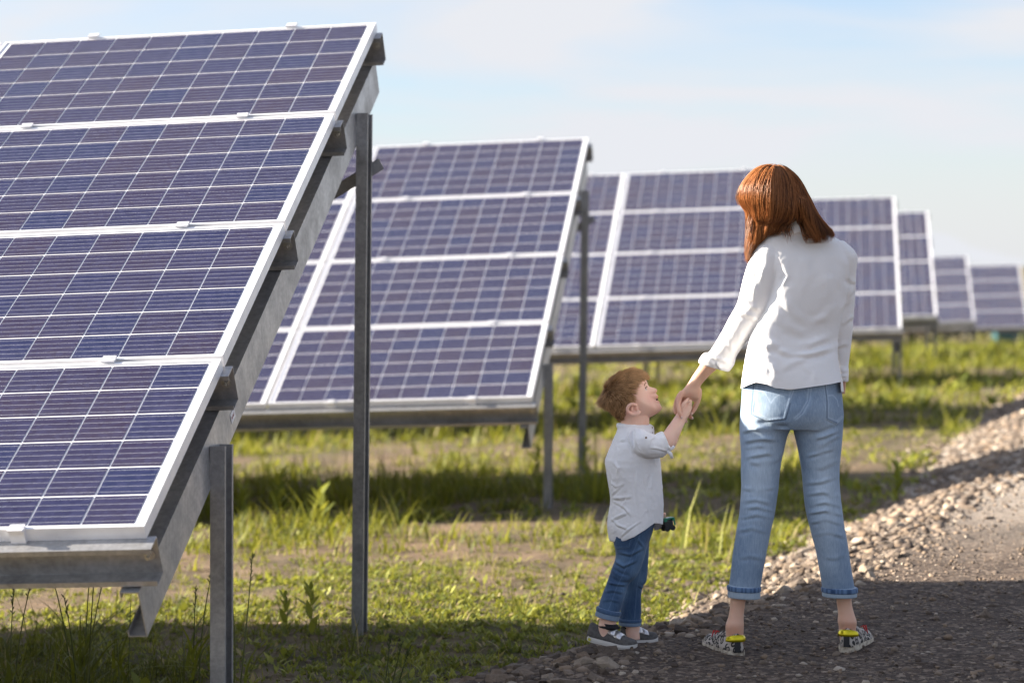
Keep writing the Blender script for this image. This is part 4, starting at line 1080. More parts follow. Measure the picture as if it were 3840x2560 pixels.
# ankles and feet inside the shoes
def ank(rows): return [rg(c2, a, y, b, y, d, (b - a) * .5 * LW * k1, (b - a) * .5 * LW * k2) for y, a, b, d, k1, k2 in rows]
ring_loft(mb, ank([(1060, 838, 950, 8.10, 1, 1.1), (1150, 829, 908, 8.10, 1.0, 1.25), (1205, 826, 897, 8.10, .95, 1.3), (1250, 818, 893, 8.10, 1.0, 1.5), (1285, 806, 894, 8.10, 1.0, 1.6), (1320, 806, 893, 8.105, 1.0, 1.7), (1390, 812, 890, 8.11, .9, 1.5)]), 30, 4)
ring_loft(mb, ank([(1060, 1302, 1412, 8.16, 1, 1.1), (1140, 1338, 1416, 8.16, 1.0, 1.25), (1190, 1347, 1420, 8.16, .95, 1.3), (1230, 1353, 1430, 8.16, 1.0, 1.5), (1268, 1351, 1442, 8.16, 1.0, 1.6), (1300, 1356, 1440, 8.165, 1.0, 1.7), (1370, 1362, 1432, 8.17, .9, 1.5)]), 30, 4)
# forearm and the hand that holds the boy's
DH = 8.27
h6 = lambda x, y, d=0.0: pix(*c6(x, y), DH + d)
ring_loft(mb, [rg(c6, 1480, -160, 1760, 20, DH - .02, .026, .026), rg(c6, 1400, -20, 1650, 110, DH - .01, .025, .025), rg(c6, 1300, 130, 1530, 240, DH, .022, .023), rg(c6, 1225, 255, 1450, 340, DH, .018, .021), rg(c6, 1165, 340, 1445, 420, DH, .016, .022), rg(c6, 1085, 440, 1430, 500, DH, .016, .024), rg(c6, 1020, 540, 1410, 590, DH + .004, .014, .026), rg(c6, 1020, 600, 1330, 650, DH + .012, .008, .022)], 36, 4)
fr = .0082
chain(mb, [h6(1080, 480, -.006), h6(1030, 600, -.012), h6(1012, 730, -.022), h6(1035, 860, -.030), h6(1072, 950, -.032)], [.0105, .0100, .0088, .0078, .0064])      # index finger, in front
chain(mb, [h6(1050, 520, .004), h6(990, 640, .006), h6(955, 770, .006), h6(962, 880, .002)], [.0105, .0096, .0084, .0066])                                            # middle finger, left
chain(mb, [h6(1410, 420, .008), h6(1410, 550, .012), h6(1375, 690, .016), h6(1325, 800, .018), h6(1282, 880, .014)], [.0115, .0110, .0096, .0086, .0066])              # thumb side, right
chain(mb, [h6(1180, 560, .030), h6(1190, 720, .040), h6(1205, 860, .040), h6(1240, 945, .030), h6(1280, 975, .022)], [.0105, .0096, .0086, .0076, .0060])              # fingertips reaching round behind
chain(mb, [h6(1110, 560, .028), h6(1100, 740, .040), h6(1110, 900, .038), h6(1140, 1000, .030), h6(1168, 1040, .024)], [.0100, .0090, .0080, .0070, .0056])
# right hand, hidden ahead of the hip
rp = pix(1936, 866, 8.23)
ring_loft(mb, [rg(c1, 1500, 1200, 1536, 1205, 8.215, .02, .025), rg(c1, 1494, 1262, 1530, 1262, 8.26, .018, .03), rg(c1, 1480, 1320, 1524, 1320, 8.29, .016, .035)], 24, 4)
for q in range(4): chain(mb, [pix(1921 + q * 2, 905, 8.285 + .012 * q - .02), pix(1917 + q * 2, 925, 8.29 + .012 * q - .02), pix(1914 + q * 2, 942 - 3 * abs(q - 1.4), 8.275 + .012 * q - .02)], [.009, .0085, .007], 8, 3)
chain(mb, [pix(1928, 890, 8.31), pix(1922, 905, 8.335), pix(1918, 920, 8.335)], [.010, .009, .007], 8, 3)
# head, turned left and bent down to the boy
PROF = [(985, 215), (1060, 275), (1085, 320), (1095, 355), (1118, 392), (1165, 402), (1205, 412), (1232, 430), (1238, 452), (1214, 485), (1228, 505), (1254, 527), (1250, 548), (1224, 575), (1243, 595), (1270, 606), (1269, 632), (1285, 660), (1306, 690), (1302, 722), (1270, 758), (1215, 795), (1130, 838), (1000, 880), (850, 905), (720, 900), (640, 840), (575, 765), (515, 680), (478, 580), (470, 480), (500, 390), (580, 300), (700, 225), (865, 185)]
BASE = [(985, 215), (1060, 290), (1088, 360), (1100, 420), (1118, 480), (1140, 540), (1172, 600), (1205, 660), (1232, 700), (1225, 745), (1175, 790), (1100, 830), (1000, 872), (850, 895), (720, 900), (640, 840), (575, 765), (515, 680), (478, 580), (470, 480), (500, 390), (580, 300), (700, 225), (865, 185)]
HC = np.array([830., 520.])
wf = Vector((-.80, .42, -.43)).normalized(); wl = wf.cross(Vector((0, 0, 1))).normalized(); wu = wl.cross(wf)
whc = pix(1778, 452, 8.09)
head_volume(mb, PROF, BASE, HC, .000262, whc, wf, wu, wl, .074, eye=(.24, .50, .16, .18, .008))
me = remesh(mb, .0030, M_SKIN_W, 'body', 2)
V, Nn = get_vn(me); Q = unpix(V)
V[:, 1] += .22 * np.clip(V[:, 0] - .98, -.13, .16) * sst((V[:, 2] - 1.05) / .25); set_v(me, V)
bl = np.zeros(len(V))
for (x, y), r in ((c6(1030, 600), 14), (c6(1075, 940), 8), (c6(1290, 870), 9), (c2(850, 1320), 16), (c2(1400, 1300), 16), (c6(1240, 540), 8)): bl = np.maximum(bl, .5 * np.exp(-((Q[:, 0] - x) ** 2 + (Q[:, 1] - y) ** 2) / r ** 2))
vcol(me, 'blush', bl)
wbody = wlink('body', me, woman)
for p, s_ in ((h6(1079, 966, -.0385), .0042), (h6(1274, 893, .0085), .0045), (h6(1287, 979, .0165), .004), (h6(1172, 1046, .019), .0038)):
    m = MB(); ball(m, p, (s_, .0022, s_ * 1.35), None, 6); nl = wlink('fingernail', m.mesh('fingernail', M_NAIL, True), woman)

# hair: a dark inner mass and thousands of strands laid over it
hm_ = MB()
ring_loft(hm_, [(*c1(1110, 108), *c1(1150, 108), 8.08, .02, .02)] + hz_(c1, [(114, 1075, 1185, 0, .042, .045), (132, 1042, 1215, 0, .065, .07), (165, 1006, 1254, 0, .085, .09), (210, 972, 1286, 0, .098, .105), (260, 956, 1312, 0, .105, .11), (300, 966, 1334, 0, .106, .11), (345, 1000, 1348, 0, .102, .10), (385, 1006, 1345, 0, .090, .09), (410, 1030, 1330, 0, .06, .07)], 8.08), 48, 4)
ring_loft(hm_, hz_(c1, [(330, 1000, 1262, .02, .085, .07), (380, 1004, 1258, .02, .085, .07), (420, 1004, 1244, .02, .080, .07), (455, 1006, 1205, .02, .072, .07), (490, 1004, 1108, .02, .055, .06), (530, 1000, 1058, .02, .035, .045), (575, 1000, 1028, .02, .018, .02), (610, 1002, 1010, .02, .006, .008)], 8.08), 40, 4)
ring_loft(hm_, hz_(c1, [(280, 1200, 1318, 0, .10, .05), (340, 1235, 1350, 0, .098, .045), (390, 1272, 1382, -.01, .088, .035), (430, 1284, 1420, -.018, .076, .03), (465, 1292, 1455, -.024, .066, .025), (490, 1300, 1440, -.028, .058, .022), (506, 1308, 1390, -.03, .05, .02)], 8.08), 40, 4)
cap = remesh(hm_, .005, M_HAIR_W, 'hair', 5)
V, Nn = get_vn(cap); an = np.arctan2(V[:, 1] - 8.08, V[:, 0] - whc.x)
set_v(cap, V - Nn * (.0075 + .0035 * np.abs(fbm(an * 9, V[:, 2] * 3, seed=4)) ** .8)[:, None])
vcol(cap, 'rnd', .0 * an); vcol(cap, 'tip', np.zeros(len(V)))
V, Nn = get_vn(cap); Q = unpix(V); x1 = (Q[:, 0] - 1286.2) / .4297; y1 = (Q[:, 1] - 336.9) / .4297
lim = np.interp(x1, [990, 1010, 1030, 1060, 1110, 1180, 1232, 1262, 1285, 1310, 1370, 1410, 1475], [575, 570, 535, 490, 445, 440, 445, 390, 465, 485, 482, 465, 448])
k_ = y1 > lim; V[k_, 2] += (y1[k_] - lim[k_]) * .4297 / 680; V[k_] -= Nn[k_] * .004; set_v(cap, V)
hair = wlink('hair', cap, woman)
cap2 = remesh(hm_, .005, M_HAIR_W, 'tmp_hair', 5)
CV, CN = get_vn(cap2); tri = [tuple(p.vertices) for p in cap2.polygons]
bv = BVHTree.FromPolygons([Vector(v) for v in CV], tri)
crown = pix(*c1(1150, 108), 8.06)
def wflow(p):
    q = upx(p); d = p - crown; rad = Vector((d.x, d.y, d.z * .3)); rad = rad.normalized() if rad.length > 1e-6 else Vector((1, 0, 0))
    dn = min(1, max(0, -d.z / .07))
    g = Vector((0, 0, -1)); y1 = (q[1] - 336.9) / .4297; x1 = (q[0] - 1286.2) / .4297
    if y1 > 260:
        k = min(1, (y1 - 260) / 160)
        if x1 > 1262: g = Vector((.34 * k, -.06 * k, -1))
        else: g = Vector((-.30 * k * (1 if y1 > 330 else .4), .0, -1))
    return (rad * (1 - dn) + g * (.15 + dn)).normalized()
paths, rn = [], []
rs = random.Random(3)
K = 26
for i in range(7500):
    a = rs.uniform(0, 2 * math.pi); r0 = .055 * math.sqrt(rs.random()) + .004
    p = crown + Vector((math.cos(a) * r0, math.sin(a) * r0 * 1.2, .02)); clump = .75 * vnoise(np.array([a * 11]), np.array([r0 * 14]), seed=9)[0] + .55 * vnoise(np.array([a * 27]), np.array([r0 * 25]), seed=19)[0]
    hit = bv.find_nearest(p); p = hit[0]
    off = rs.uniform(-.002, .003) + .0085 * clump; pts = []; wob = rs.gauss(0, .10) + .16 * clump; L_ = rs.uniform(.80, 1.02); ln = 0; step = .0165; stray = rs.random() < .03
    d_prev = None
    for k in range(K):
        hit = bv.find_nearest(p); nn = hit[1]
        pts.append(hit[0] + nn * (off + (.004 * k / K if stray else 0)))
        d = wflow(hit[0]); d = d - nn * d.dot(nn)
        if d.length < 1e-3: d = Vector((0, 0, -1))
        d.normalize(); sdv = nn.cross(d); d = (d + sdv * wob * math.sin(k * .35 + clump * 4)).normalized()
        p = hit[0] + d * step
        q = upx(p); y1 = (q[1] - 336.9) / .4297; x1 = (q[0] - 1286.2) / .4297
        lim = rs.uniform(-10, 4) + 16 * clump + np.interp(x1, [990, 1010, 1030, 1060, 1110, 1180, 1232, 1262, 1285, 1310, 1370, 1410, 1475], [605, 600, 560, 512, 468, 462, 472, 400, 490, 516, 514, 494, 474]) + rs.uniform(-12, 6)
        if y1 > lim: break
    while len(pts) < K:
        pts.append(pts[-1] + (pts[-1] - pts[-2]).normalized() * .0006 if len(pts) > 1 else pts[-1] + Vector((0, 0, -.001)))
    paths.append([tuple(q) for q in pts]); rn.append(min(1, max(0, .34 + 1.15 * clump + rs.gauss(0, .13))))
hs = strands_mesh('strands', paths, .00062, M_HAIR_W, np.array(rn))
tag(link('strands', hs, hair), kind='stuff')
# loose ends on the collar and at the tips, and the fringe
ex = []
for i in range(420):
    g_ = rs.random()
    if g_ < .30: a = c1(rs.uniform(955, 1010), rs.uniform(205, 260)); b = c1(rs.uniform(948, 990), rs.uniform(285, 322)); dd = (8.05, 8.12); bulge = (rs.uniform(-9, -1), 0)
    elif g_ < .55: a = c1(rs.uniform(1000, 1060), rs.uniform(470, 540)); b = c1(rs.uniform(990, 1014), rs.uniform(575, 606)); dd = (8.05, 8.10); bulge = (rs.uniform(-5, 6), 0)
    elif g_ < .70: a = c1(rs.uniform(1185, 1235), rs.uniform(410, 450)); b = (a[0] + rs.uniform(-6, 10), a[1] + rs.uniform(12, 34)); dd = (8.005, 8.02); bulge = (rs.uniform(-6, 6), 0)
    elif g_ < .90: a = c1(rs.uniform(1295, 1450), rs.uniform(440, 480)); b = (a[0] + rs.uniform(0, 14), c1(0, rs.uniform(485, 520) - max(0, (a[0] - 1885)) * .9)[1]); dd = (8.015, 7.995); bulge = (rs.uniform(-3, 3), 0)
    else: a = c1(rs.uniform(1010, 1030), rs.uniform(340, 430)); b = (a[0] - rs.uniform(4, 14), a[1] + rs.uniform(25, 60)); dd = (8.03, 8.08); bulge = (rs.uniform(-4, 2), 0)
    d0 = rs.uniform(*sorted(dd)); pts = []
    for k in range(K):
        t = k / (K - 1); pts.append(tuple(pix(a[0] + (b[0] - a[0]) * t + bulge[0] * math.sin(math.pi * t), a[1] + (b[1] - a[1]) * t, d0 + (rs.random() - .5) * .0004)))
    ex.append(pts)
tag(link('loose_strands', strands_mesh('loose_strands', ex, .0006, M_HAIR_W, np.array([rs.uniform(.2, 1) for _ in ex])), hair), kind='stuff')

# shoes: leopard print with yellow heel tabs
M_LEO = leop()
M_SOLE = MT('worn cream rubber', (.46, .40, .31), .7); _v = M_SOLE.coord('Object'); M_SOLE.base(M_SOLE.ramp(M_SOLE.noise(_v, 60, 4), (.35, (.27, .22, .17)), (.6, (.55, .49, .39)))); M_SOLE = M_SOLE.m
M_TAB = MT('yellow metallic heel tab', (.60, .50, .015), .25, .6).m; M_RED = MT('red lace', (.45, .02, .02), .7).m; M_STRIPE = MT('black heel stripe', (.012, .012, .014), .6).m
for hv, sgn, yaw, lab in ((c2(868, 1447), -1, R(90 + 17), 'left shoe'), (c2(1392, 1420), 1, R(90 - 21), 'right shoe')):
    d_ = 8.045 if sgn < 0 else 8.10
    hp = pix(*hv, d_); z0 = hp.z - .004
    sh, M = shoe(woman, (hp.x, hp.y), yaw, .255, .100, .062, M_LEO, M_SOLE, .026, z=z0)
    fw = Vector((math.cos(yaw), math.sin(yaw), 0)); sd_ = Vector((-fw.y, fw.x, 0))
    # heel tab: padded band round the top of the heel
    m = MB(); A_ = np.linspace(-1.35, 1.35, 15)
    def hp_(a, r, z): return M @ Vector((.036 - r * math.cos(a) * 1.0, r * math.sin(a) * .93, z))
    V = []; prof = [(.0375, .060), (.0405, .058), (.0408, .066), (.0392, .075), (.0360, .082), (.0320, .082), (.0315, .060)]
    for a in A_:
        fade_ = 1 - .35 * (abs(a) / 1.35) ** 2
        for r, z in prof: V.append(hp_(a, r, .057 + (z - .057) * fade_))
    k = len(prof); F = [(i * k + j, i * k + (j + 1) % k, (i + 1) * k + (j + 1) % k, (i + 1) * k + j) for i in range(len(A_) - 1) for j in range(k)] + [tuple(range(k)), tuple(range((len(A_) - 1) * k, len(A_) * k))]
    m.add(V, F); link('heel_tab', m.mesh('heel_tab', M_TAB, True), sh)
    m = MB(); V = []
    for z in np.linspace(.024, .059, 6):
        for a in (-.26, -.08, .12, .26): V.append(hp_(a + (.15 if sgn < 0 else -.05), .0420 - .02 * max(0, .034 - z), z))
    m.add(V, [(i * 4 + j, i * 4 + j + 1, i * 4 + j + 5, i * 4 + j + 4) for i in range(5) for j in range(3)])
    o_ = link('heel_stripe', m.mesh('heel_stripe', M_STRIPE), sh); md = o_.modifiers.new('t', 'SOLIDIFY'); md.thickness = .002
    for q, (x_, y_) in enumerate(((.115, .030), (.115, -.030), (.135, .034), (.135, -.034))):
        m = MB(); b0 = M @ Vector((x_, y_ * .8, .078 - .06 * (x_ - .1))); m.tube([b0, b0 + sd_ * math.copysign(.008, y_) + Vector((0, 0, .004)), b0 + sd_ * math.copysign(.016, y_) + Vector((0, 0, -.008 - .005 * q))], [.0022, .0032, .002], 6)
        link('lace', m.mesh('lace', M_RED, True), sh)

# ------------------------------------------------------------------ the boy
DB = 8.30
b1 = lambda x, y: (x * .15624 + 1316.8, y * .15624 + 826.8)
b2 = lambda x, y: (x * .30475 + 1316.8, y * .30475 + 1041.2)
bfoot = pix(1428, 1470, DB); bfoot.z = gz(bfoot.x, bfoot.y)
boy = empty('person', bfoot)
tag(boy, 'small ginger-haired boy in white shirt and blue jeans looking up at the woman', 'person')
BU = .0002353
# shirt
bt = [rg(b1, 690, 950, 1150, 965, DB, .055, .055), rg(b1, 655, 1000, 1185, 1010, DB, .075, .075), rg(b1, 625, 1090, 1190, 1080, DB, .095, .095), rg(b1, 560, 1240, 1200, 1200, DB, .112, .112), rg(b1, 490, 1420, 1265, 1400, DB, .118, .118), rg(b2, 241, 60, 654, 60, DB, .118, .118), rg(b2, 254, 170, 664, 180, DB, .118, .118), rg(b2, 279, 330, 676, 330, DB, .120, .12), rg(b2, 268, 440, 677, 430, DB, .124, .124), rg(b2, 256, 540, 674, 500, DB, .128, .128), rg(b2, 264, 610, 672, 545, DB, .130, .13), rg(b2, 280, 672, 668, 580, DB, .128, .128)]
bs = [rg(b1, 905, 1010, 880, 1360, DB - .085, .05, .05), rg(b1, 1000, 1015, 985, 1410, DB - .105, .050, .05), rg(b1, 1110, 1060, 1130, 1440, DB - .110, .046, .05), rg(b1, 1220, 1100, 1270, 1430, DB - .105, .043, .046), rg(b1, 1290, 1075, 1370, 1360, DB - .095, .040, .042), rg(b1, 1318, 1062, 1415, 1318, DB - .09, .038, .04)]
bcf = [rg(b1, 1215, 1110, 1290, 1420, DB - .100, .040, .043), rg(b1, 1228, 1078, 1310, 1425, DB - .099, .047, .049), rg(b1, 1300, 1050, 1400, 1350, DB - .092, .046, .048), rg(b1, 1322, 1058, 1420, 1312, DB - .09, .038, .04)]
fs = [rg(b1, 1000, 1100, 1000, 1300, DB + .10, .04, .04), rg(b2, 480, 60, 610, 60, DB + .125, .04, .035), rg(b2, 480, 200, 610, 200, DB + .135, .035, .033), rg(b2, 500, 330, 610, 350, DB + .13, .032, .032), rg(b2, 560, 430, 620, 490, DB + .115, .03, .03), rg(b2, 640, 475, 645, 560, DB + .09, .028, .028), rg(b2, 668, 490, 668, 562, DB + .075, .026, .026)]
bcol = [rg(b1, 640, 990, 1180, 1010, DB, .066, .066), rg(b1, 634, 940, 1188, 985, DB, .060, .060), rg(b1, 650, 926, 1150, 950, DB, .056, .056), rg(b1, 700, 930, 1110, 948, DB, .048, .048)]
mb = MB(); ring_loft(mb, bt, 56); ring_loft(mb, bs, 36); ring_loft(mb, fs, 30); ring_loft(mb, bcol, 36, 3); ring_loft(mb, bcf, 36, 3)
me = remesh(mb, .0032, M_LINEN, 'shirt', 3)
V, Nn = get_vn(me); Q = unpix(V)
hx, hy = zip(*[b2(*p) for p in ((200, 640), (275, 655), (330, 668), (400, 650), (460, 625), (540, 572), (610, 522), (672, 532), (720, 535))])
hem = np.interp(Q[:, 0], hx, hy); lo = (Q[:, 1] > hem) & (np.abs(V[:, 1] - DB) < .15) & (Q[:, 1] > 1185) & ((Q[:, 0] < 1503) | (V[:, 1] < DB + .05))
V[lo, 2] += (Q[lo, 1] - hem[lo]) * DB / FPX * 3840 / 2352; set_v(me, V)
T1 = lambda w_, h, *p: ([b1(*q) for q in p], w_, h); T2 = lambda w_, h, *p: ([b2(*q) for q in p], w_, h)
folds(me, [
    T1(4, .007, (905, 1020), (840, 1060), (822, 1150), (865, 1270), (880, 1390)), T1(4, .003, (660, 1010), (760, 930), (900, 900), (1120, 955)),
    T1(3, .003, (655, 1230), (800, 1260), (860, 1290)), T1(4, .004, (670, 1190), (760, 1170), (850, 1230)), T1(3, .003, (650, 1240), (640, 1400), (670, 1560)),
    T1(4, .005, (960, 1340), (1080, 1400), (1240, 1390), (1360, 1340)), T1(3, .004, (940, 1180), (960, 1290), (1040, 1380)), T1(3, .003, (1115, 1285), (1240, 1300), (1400, 1340)), T1(3, .003, (1120, 1280), (1130, 1180), (1200, 1120)),
    T2(5, .005, (300, 60), (340, 110), (330, 160)), T2(4, .005, (275, 200), (320, 250), (400, 220)), T2(4, .005, (280, 320), (330, 270), (380, 230)), T2(5, .006, (285, 335), (360, 335), (450, 320)), T2(4, .004, (290, 350), (380, 400), (440, 470)), T2(5, .004, (420, 250), (410, 330), (350, 420)),
    T2(4, .005, (270, 470), (340, 540), (420, 570)), T2(4, .004, (275, 600), (380, 560), (500, 480), (560, 420)), T2(4, .004, (260, 520), (330, 480), (420, 440)), T2(3, .004, (340, 640), (420, 570), (520, 500)),
    T2(2.2, .003, (520, 60), (535, 200), (555, 350), (570, 500)), T2(5, .004, (600, 150), (580, 260), (610, 380)), T2(4, .003, (480, 120), (470, 250), (490, 380)), T2(3, .003, (270, 120), (300, 200), (290, 290)),
])
rumple(me, .0013, 26, 26, 22, 15); rumple(me, .0007, 70, 70, 60, 16)
bshirt = wlink('shirt', me, boy)
M_BTN = MT('horn button', (.20, .13, .08), .4).m
for q, (x, y, dd) in enumerate(((1070, 1138, -.158), (1160, 992, -.030), (1162, 1068, -.045))):
    m = MB(); ball(m, pix(*b1(x, y), DB + dd), (.0038, .0025, .0038) if q == 0 else (.0022, .0035, .0040), None, 6); link('button', m.mesh('button', M_BTN, True), bshirt)
# knotted tab hanging from the rolled sleeve
m = MB()
for pts, r in (([b1(1330, 1240), b1(1400, 1275), b1(1425, 1300), b1(1390, 1320)], .006), ([b1(1370, 1330), b1(1430, 1375), b1(1455, 1440)], .007), ([b1(1400, 1330), b1(1460, 1290), b1(1485, 1260)], .006)):
    m.tube([pix(*p, DB - .125) for p in pts], [r * .8] + [r] * (len(pts) - 2) + [r * .7], 8)
link('sleeve_tab', m.mesh('sleeve_tab', M_LINEN, True), bshirt)

# jeans
def bleg(rows, d0, d1):
    o = []
    for i, (y0, a, y1, b) in enumerate(rows):
        d = d0 + (d1 - d0) * i / (len(rows) - 1); hw = abs(b - a) * .5 * .30475 / 664
        o.append(rg(b2, a, y0, b, y1, d, min(hw, .066) * .98, min(hw, .066) * .98))
    return o
nl_ = bleg([(560, 300, 500, 610), (660, 302, 620, 575), (740, 318, 730, 548), (800, 314, 830, 520), (860, 292, 920, 482), (930, 268, 975, 425), (1000, 243, 1040, 398), (1070, 216, 1110, 377), (1140, 192, 1180, 354), (1200, 178, 1235, 340)], DB - .055, DB - .06)
fl_ = bleg([(560, 350, 500, 612), (640, 350, 620, 578), (800, 380, 800, 566), (900, 390, 900, 560), (965, 388, 965, 550), (1020, 384, 1000, 524), (1080, 370, 1080, 511), (1180, 355, 1180, 512), (1270, 348, 1265, 507)], DB + .055, DB + .05)
mb = MB(); ring_loft(mb, nl_, 40); ring_loft(mb, fl_, 40)
ring_loft(mb, [rg(b2, 300, 480, 640, 440, DB, .10, .10), rg(b2, 300, 580, 615, 530, DB, .115, .115), rg(b2, 305, 680, 580, 640, DB, .11, .11), rg(b2, 330, 740, 550, 720, DB, .08, .08)], 40)
me = remesh(mb, .0030, M_DENIM_B, 'jeans', 4)
folds(me, [T2(5, .008, (300, 800), (380, 850), (480, 800)), T2(5, -.007, (285, 860), (360, 905), (430, 920)), T2(5, .007, (270, 900), (350, 950), (440, 950)), T2(4, .006, (255, 970), (330, 985), (400, 990)), T2(5, .005, (230, 1040), (300, 1030), (390, 1050)), T2(5, .006, (330, 740), (430, 760), (540, 700)), T2(4, .005, (480, 640), (530, 700), (545, 760)), T2(4, .005, (480, 960), (520, 970), (550, 960)), T2(3, .005, (490, 990), (515, 1010), (525, 1000)), T2(3, .003, (305, 715), (360, 710), (420, 705), (440, 640)), T2(4, .004, (500, 860), (540, 880), (560, 870)), T2(4, .004, (210, 1110), (280, 1100), (360, 1120))], gain=.75)
rumple(me, .0009, 30, 30, 30, 19, False)
line_attr(me, 'seam', [[b2(*q) for q in ln] for ln in (((312, 690), (318, 716), (420, 708), (438, 640)), ((500, 620), (420, 820), (330, 1000), (300, 1080), (255, 1200)), ((560, 680), (510, 870), (480, 1000), (462, 1240)))], .9)
V, Nn = get_vn(me); Q = unpix(V); nV = len(V); vcol(me, 'worn', np.zeros(nV))
fd = 0
for x, y, rx, ry in ((485, 900, 60, 90), (520, 740, 45, 80), (385, 1040, 40, 70), (360, 800, 60, 60)): qx, qy = b2(x, y); fd = fd + .55 * np.exp(-((Q[:, 0] - qx) / (rx * .305)) ** 2 - ((Q[:, 1] - qy) / (ry * .305)) ** 2)
vcol(me, 'fade', fd + .12 * fbm(V[:, 0] * 14, V[:, 2] * 14, o=3, seed=8))
bjeans = wlink('jeans', me, boy)
M_CUFFB = m_denim('blue denim inside', (.10, .16, .25), (.26, .34, .45)); M_EDGEB = m_denim('blue denim hem', (.018, .045, .11), (.12, .20, .33))
def bcuff(xl, yl, xr, yr, h, d):
    ux, uy = xr - xl, yr - yl; n = math.hypot(ux, uy); ux, uy = ux / n, uy / n; dx_, dy_ = -uy, ux   # downwards
    hw = n * .5 * .30475 / 664
    def r_(s_, g, k): return rg(b2, xl - ux * g + dx_ * s_, yl - uy * g + dy_ * s_, xr + ux * g + dx_ * s_, yr + uy * g + dy_ * s_, d, min(hw, .058) * k, min(hw, .058) * k)
    m = MB(); ring_loft(m, [r_(0, -8, .96), r_(3, 4, 1.06), r_(h * .5, 7, 1.1), r_(h - 3, 6, 1.09), r_(h, -4, .98)], 40, 4)
    me = m.mesh('cuff', M_CUFFB, True); z_ = np.zeros(len(me.vertices)); vcol(me, 'fade', z_ + .2); vcol(me, 'seam', z_); vcol(me, 'worn', z_); c = link('cuff', me, bjeans)
    m = MB(); ring_loft(m, [r_(0, -4, 1.0), r_(3, 9, 1.11), r_(h * .25, 10, 1.14), r_(h * .45, 9, 1.12), r_(h * .5, -4, 1.0)], 40, 3)
    me = m.mesh('hem', M_EDGEB, True); z_ = np.zeros(len(me.vertices)); vcol(me, 'fade', z_ + .1); vcol(me, 'seam', z_); vcol(me, 'worn', z_); link('hem', me, c)
bcuff(186, 1150, 352, 1190, 72, DB - .06); bcuff(350, 1240, 506, 1243, 52, DB + .05)

# body
mb = MB()
ring_loft(mb, bt[:-2], 36, 3, .84); ring_loft(mb, nl_, 26, 3, .74); ring_loft(mb, fl_, 26, 3, .74); ring_loft(mb, bs, 24, 3, .62); ring_loft(mb, fs, 24, 3, .7)
ring_loft(mb, [rg(b1, 640, 800, 1120, 800, DB, .05, .05), rg(b1, 690, 880, 1118, 880, DB, .049, .049), rg(b1, 690, 960, 1120, 960, DB, .05, .05), rg(b1, 640, 1060, 1150, 1060, DB, .07, .07)], 32, 4)
# raised right forearm and hand
ring_loft(mb, [rg(b1, 1170, 1130, 1290, 1370, DB - .10, .028, .028), rg(b1, 1310, 1070, 1480, 1290, DB - .09, .030, .03), rg(b1, 1370, 1000, 1545, 1150, DB - .075, .029, .03), rg(b1, 1440, 905, 1590, 1040, DB - .06, .026, .027), rg(b1, 1495, 825, 1630, 950, DB - .045, .022, .023), rg(b1, 1525, 770, 1668, 872, DB - .036, .021, .022), rg(b1, 1545, 720, 1715, 790, DB - .03, .020, .022), rg(b1, 1565, 680, 1742, 700, DB - .026, .019, .022), rg(b1, 1600, 640, 1738, 640, DB - .022, .016, .02), rg(b1, 1650, 605, 1722, 612, DB - .018, .008, .012)], 32, 4)
g1 = lambda x, y, d: pix(*b1(x, y), DB + d)
chain(mb, [g1(1590, 740, -.045), g1(1605, 675, -.048), g1(1650, 615, -.045), g1(1690, 570, -.036)], [.0085, .0078, .0070, .0058])      # thumb
for q in range(4): chain(mb, [g1(1700, 660 + 12 * q, -.035 + .011 * q), g1(1720, 600 + 14 * q, -.03 + .012 * q), g1(1680, 590 + 20 * q, -.006 + .008 * q), g1(1640, 640 + 18 * q, .0 + .006 * q)], [.0075, .0072, .0066, .0056], 8, 3)
# left hand round the toy
f2 = lambda x, y, d: pix(*b2(x, y), DB + d)
chain(mb, [f2(640, 520, .085), f2(675, 525, .075), f2(700, 520, .07)], [.021, .021, .018], 14)
chain(mb, [f2(670, 500, .055), f2(682, 462, .05), f2(688, 455, .045)], [.0085, .0078, .0062])
for q in range(4): chain(mb, [f2(690, 505 + 10 * q, .085), f2(722, 500 + 14 * q, .085), f2(740, 505 + 14 * q, .062), f2(730, 512 + 14 * q, .045)], [.0075, .0072, .0066, .0056], 8, 3)
# ankles
def bank_(rows): return [rg(b2, a, y, b, y2, d, (b - a) * .5 * .30475 / 664, (b - a) * .5 * .30475 / 664 * 1.05) for y, a, y2, b, d in rows]
ring_loft(mb, bank_([(1180, 205, 1200, 330, DB - .06), (1250, 196, 1262, 326, DB - .06), (1300, 188, 1315, 322, DB - .06), (1350, 190, 1365, 320, DB - .06), (1400, 190, 1410, 330, DB - .06)]), 28, 3)
ring_loft(mb, bank_([(1240, 385, 1240, 500, DB + .05), (1300, 390, 1300, 503, DB + .05), (1340, 384, 1338, 500, DB + .05), (1400, 384, 1395, 510, DB + .05)]), 28, 3)
bh = pix(*b1(*HC), DB); bfv = Vector((.894, 0, .447)); buv = Vector((-.447, 0, .894)); blv = Vector((0, 1, 0))
head_volume(mb, PROF, BASE, HC, BU, bh, bfv, buv, blv, .070, lam_nose=.24, eye=(-.02, .47, .13, .16, .0050), n=150, m=90)
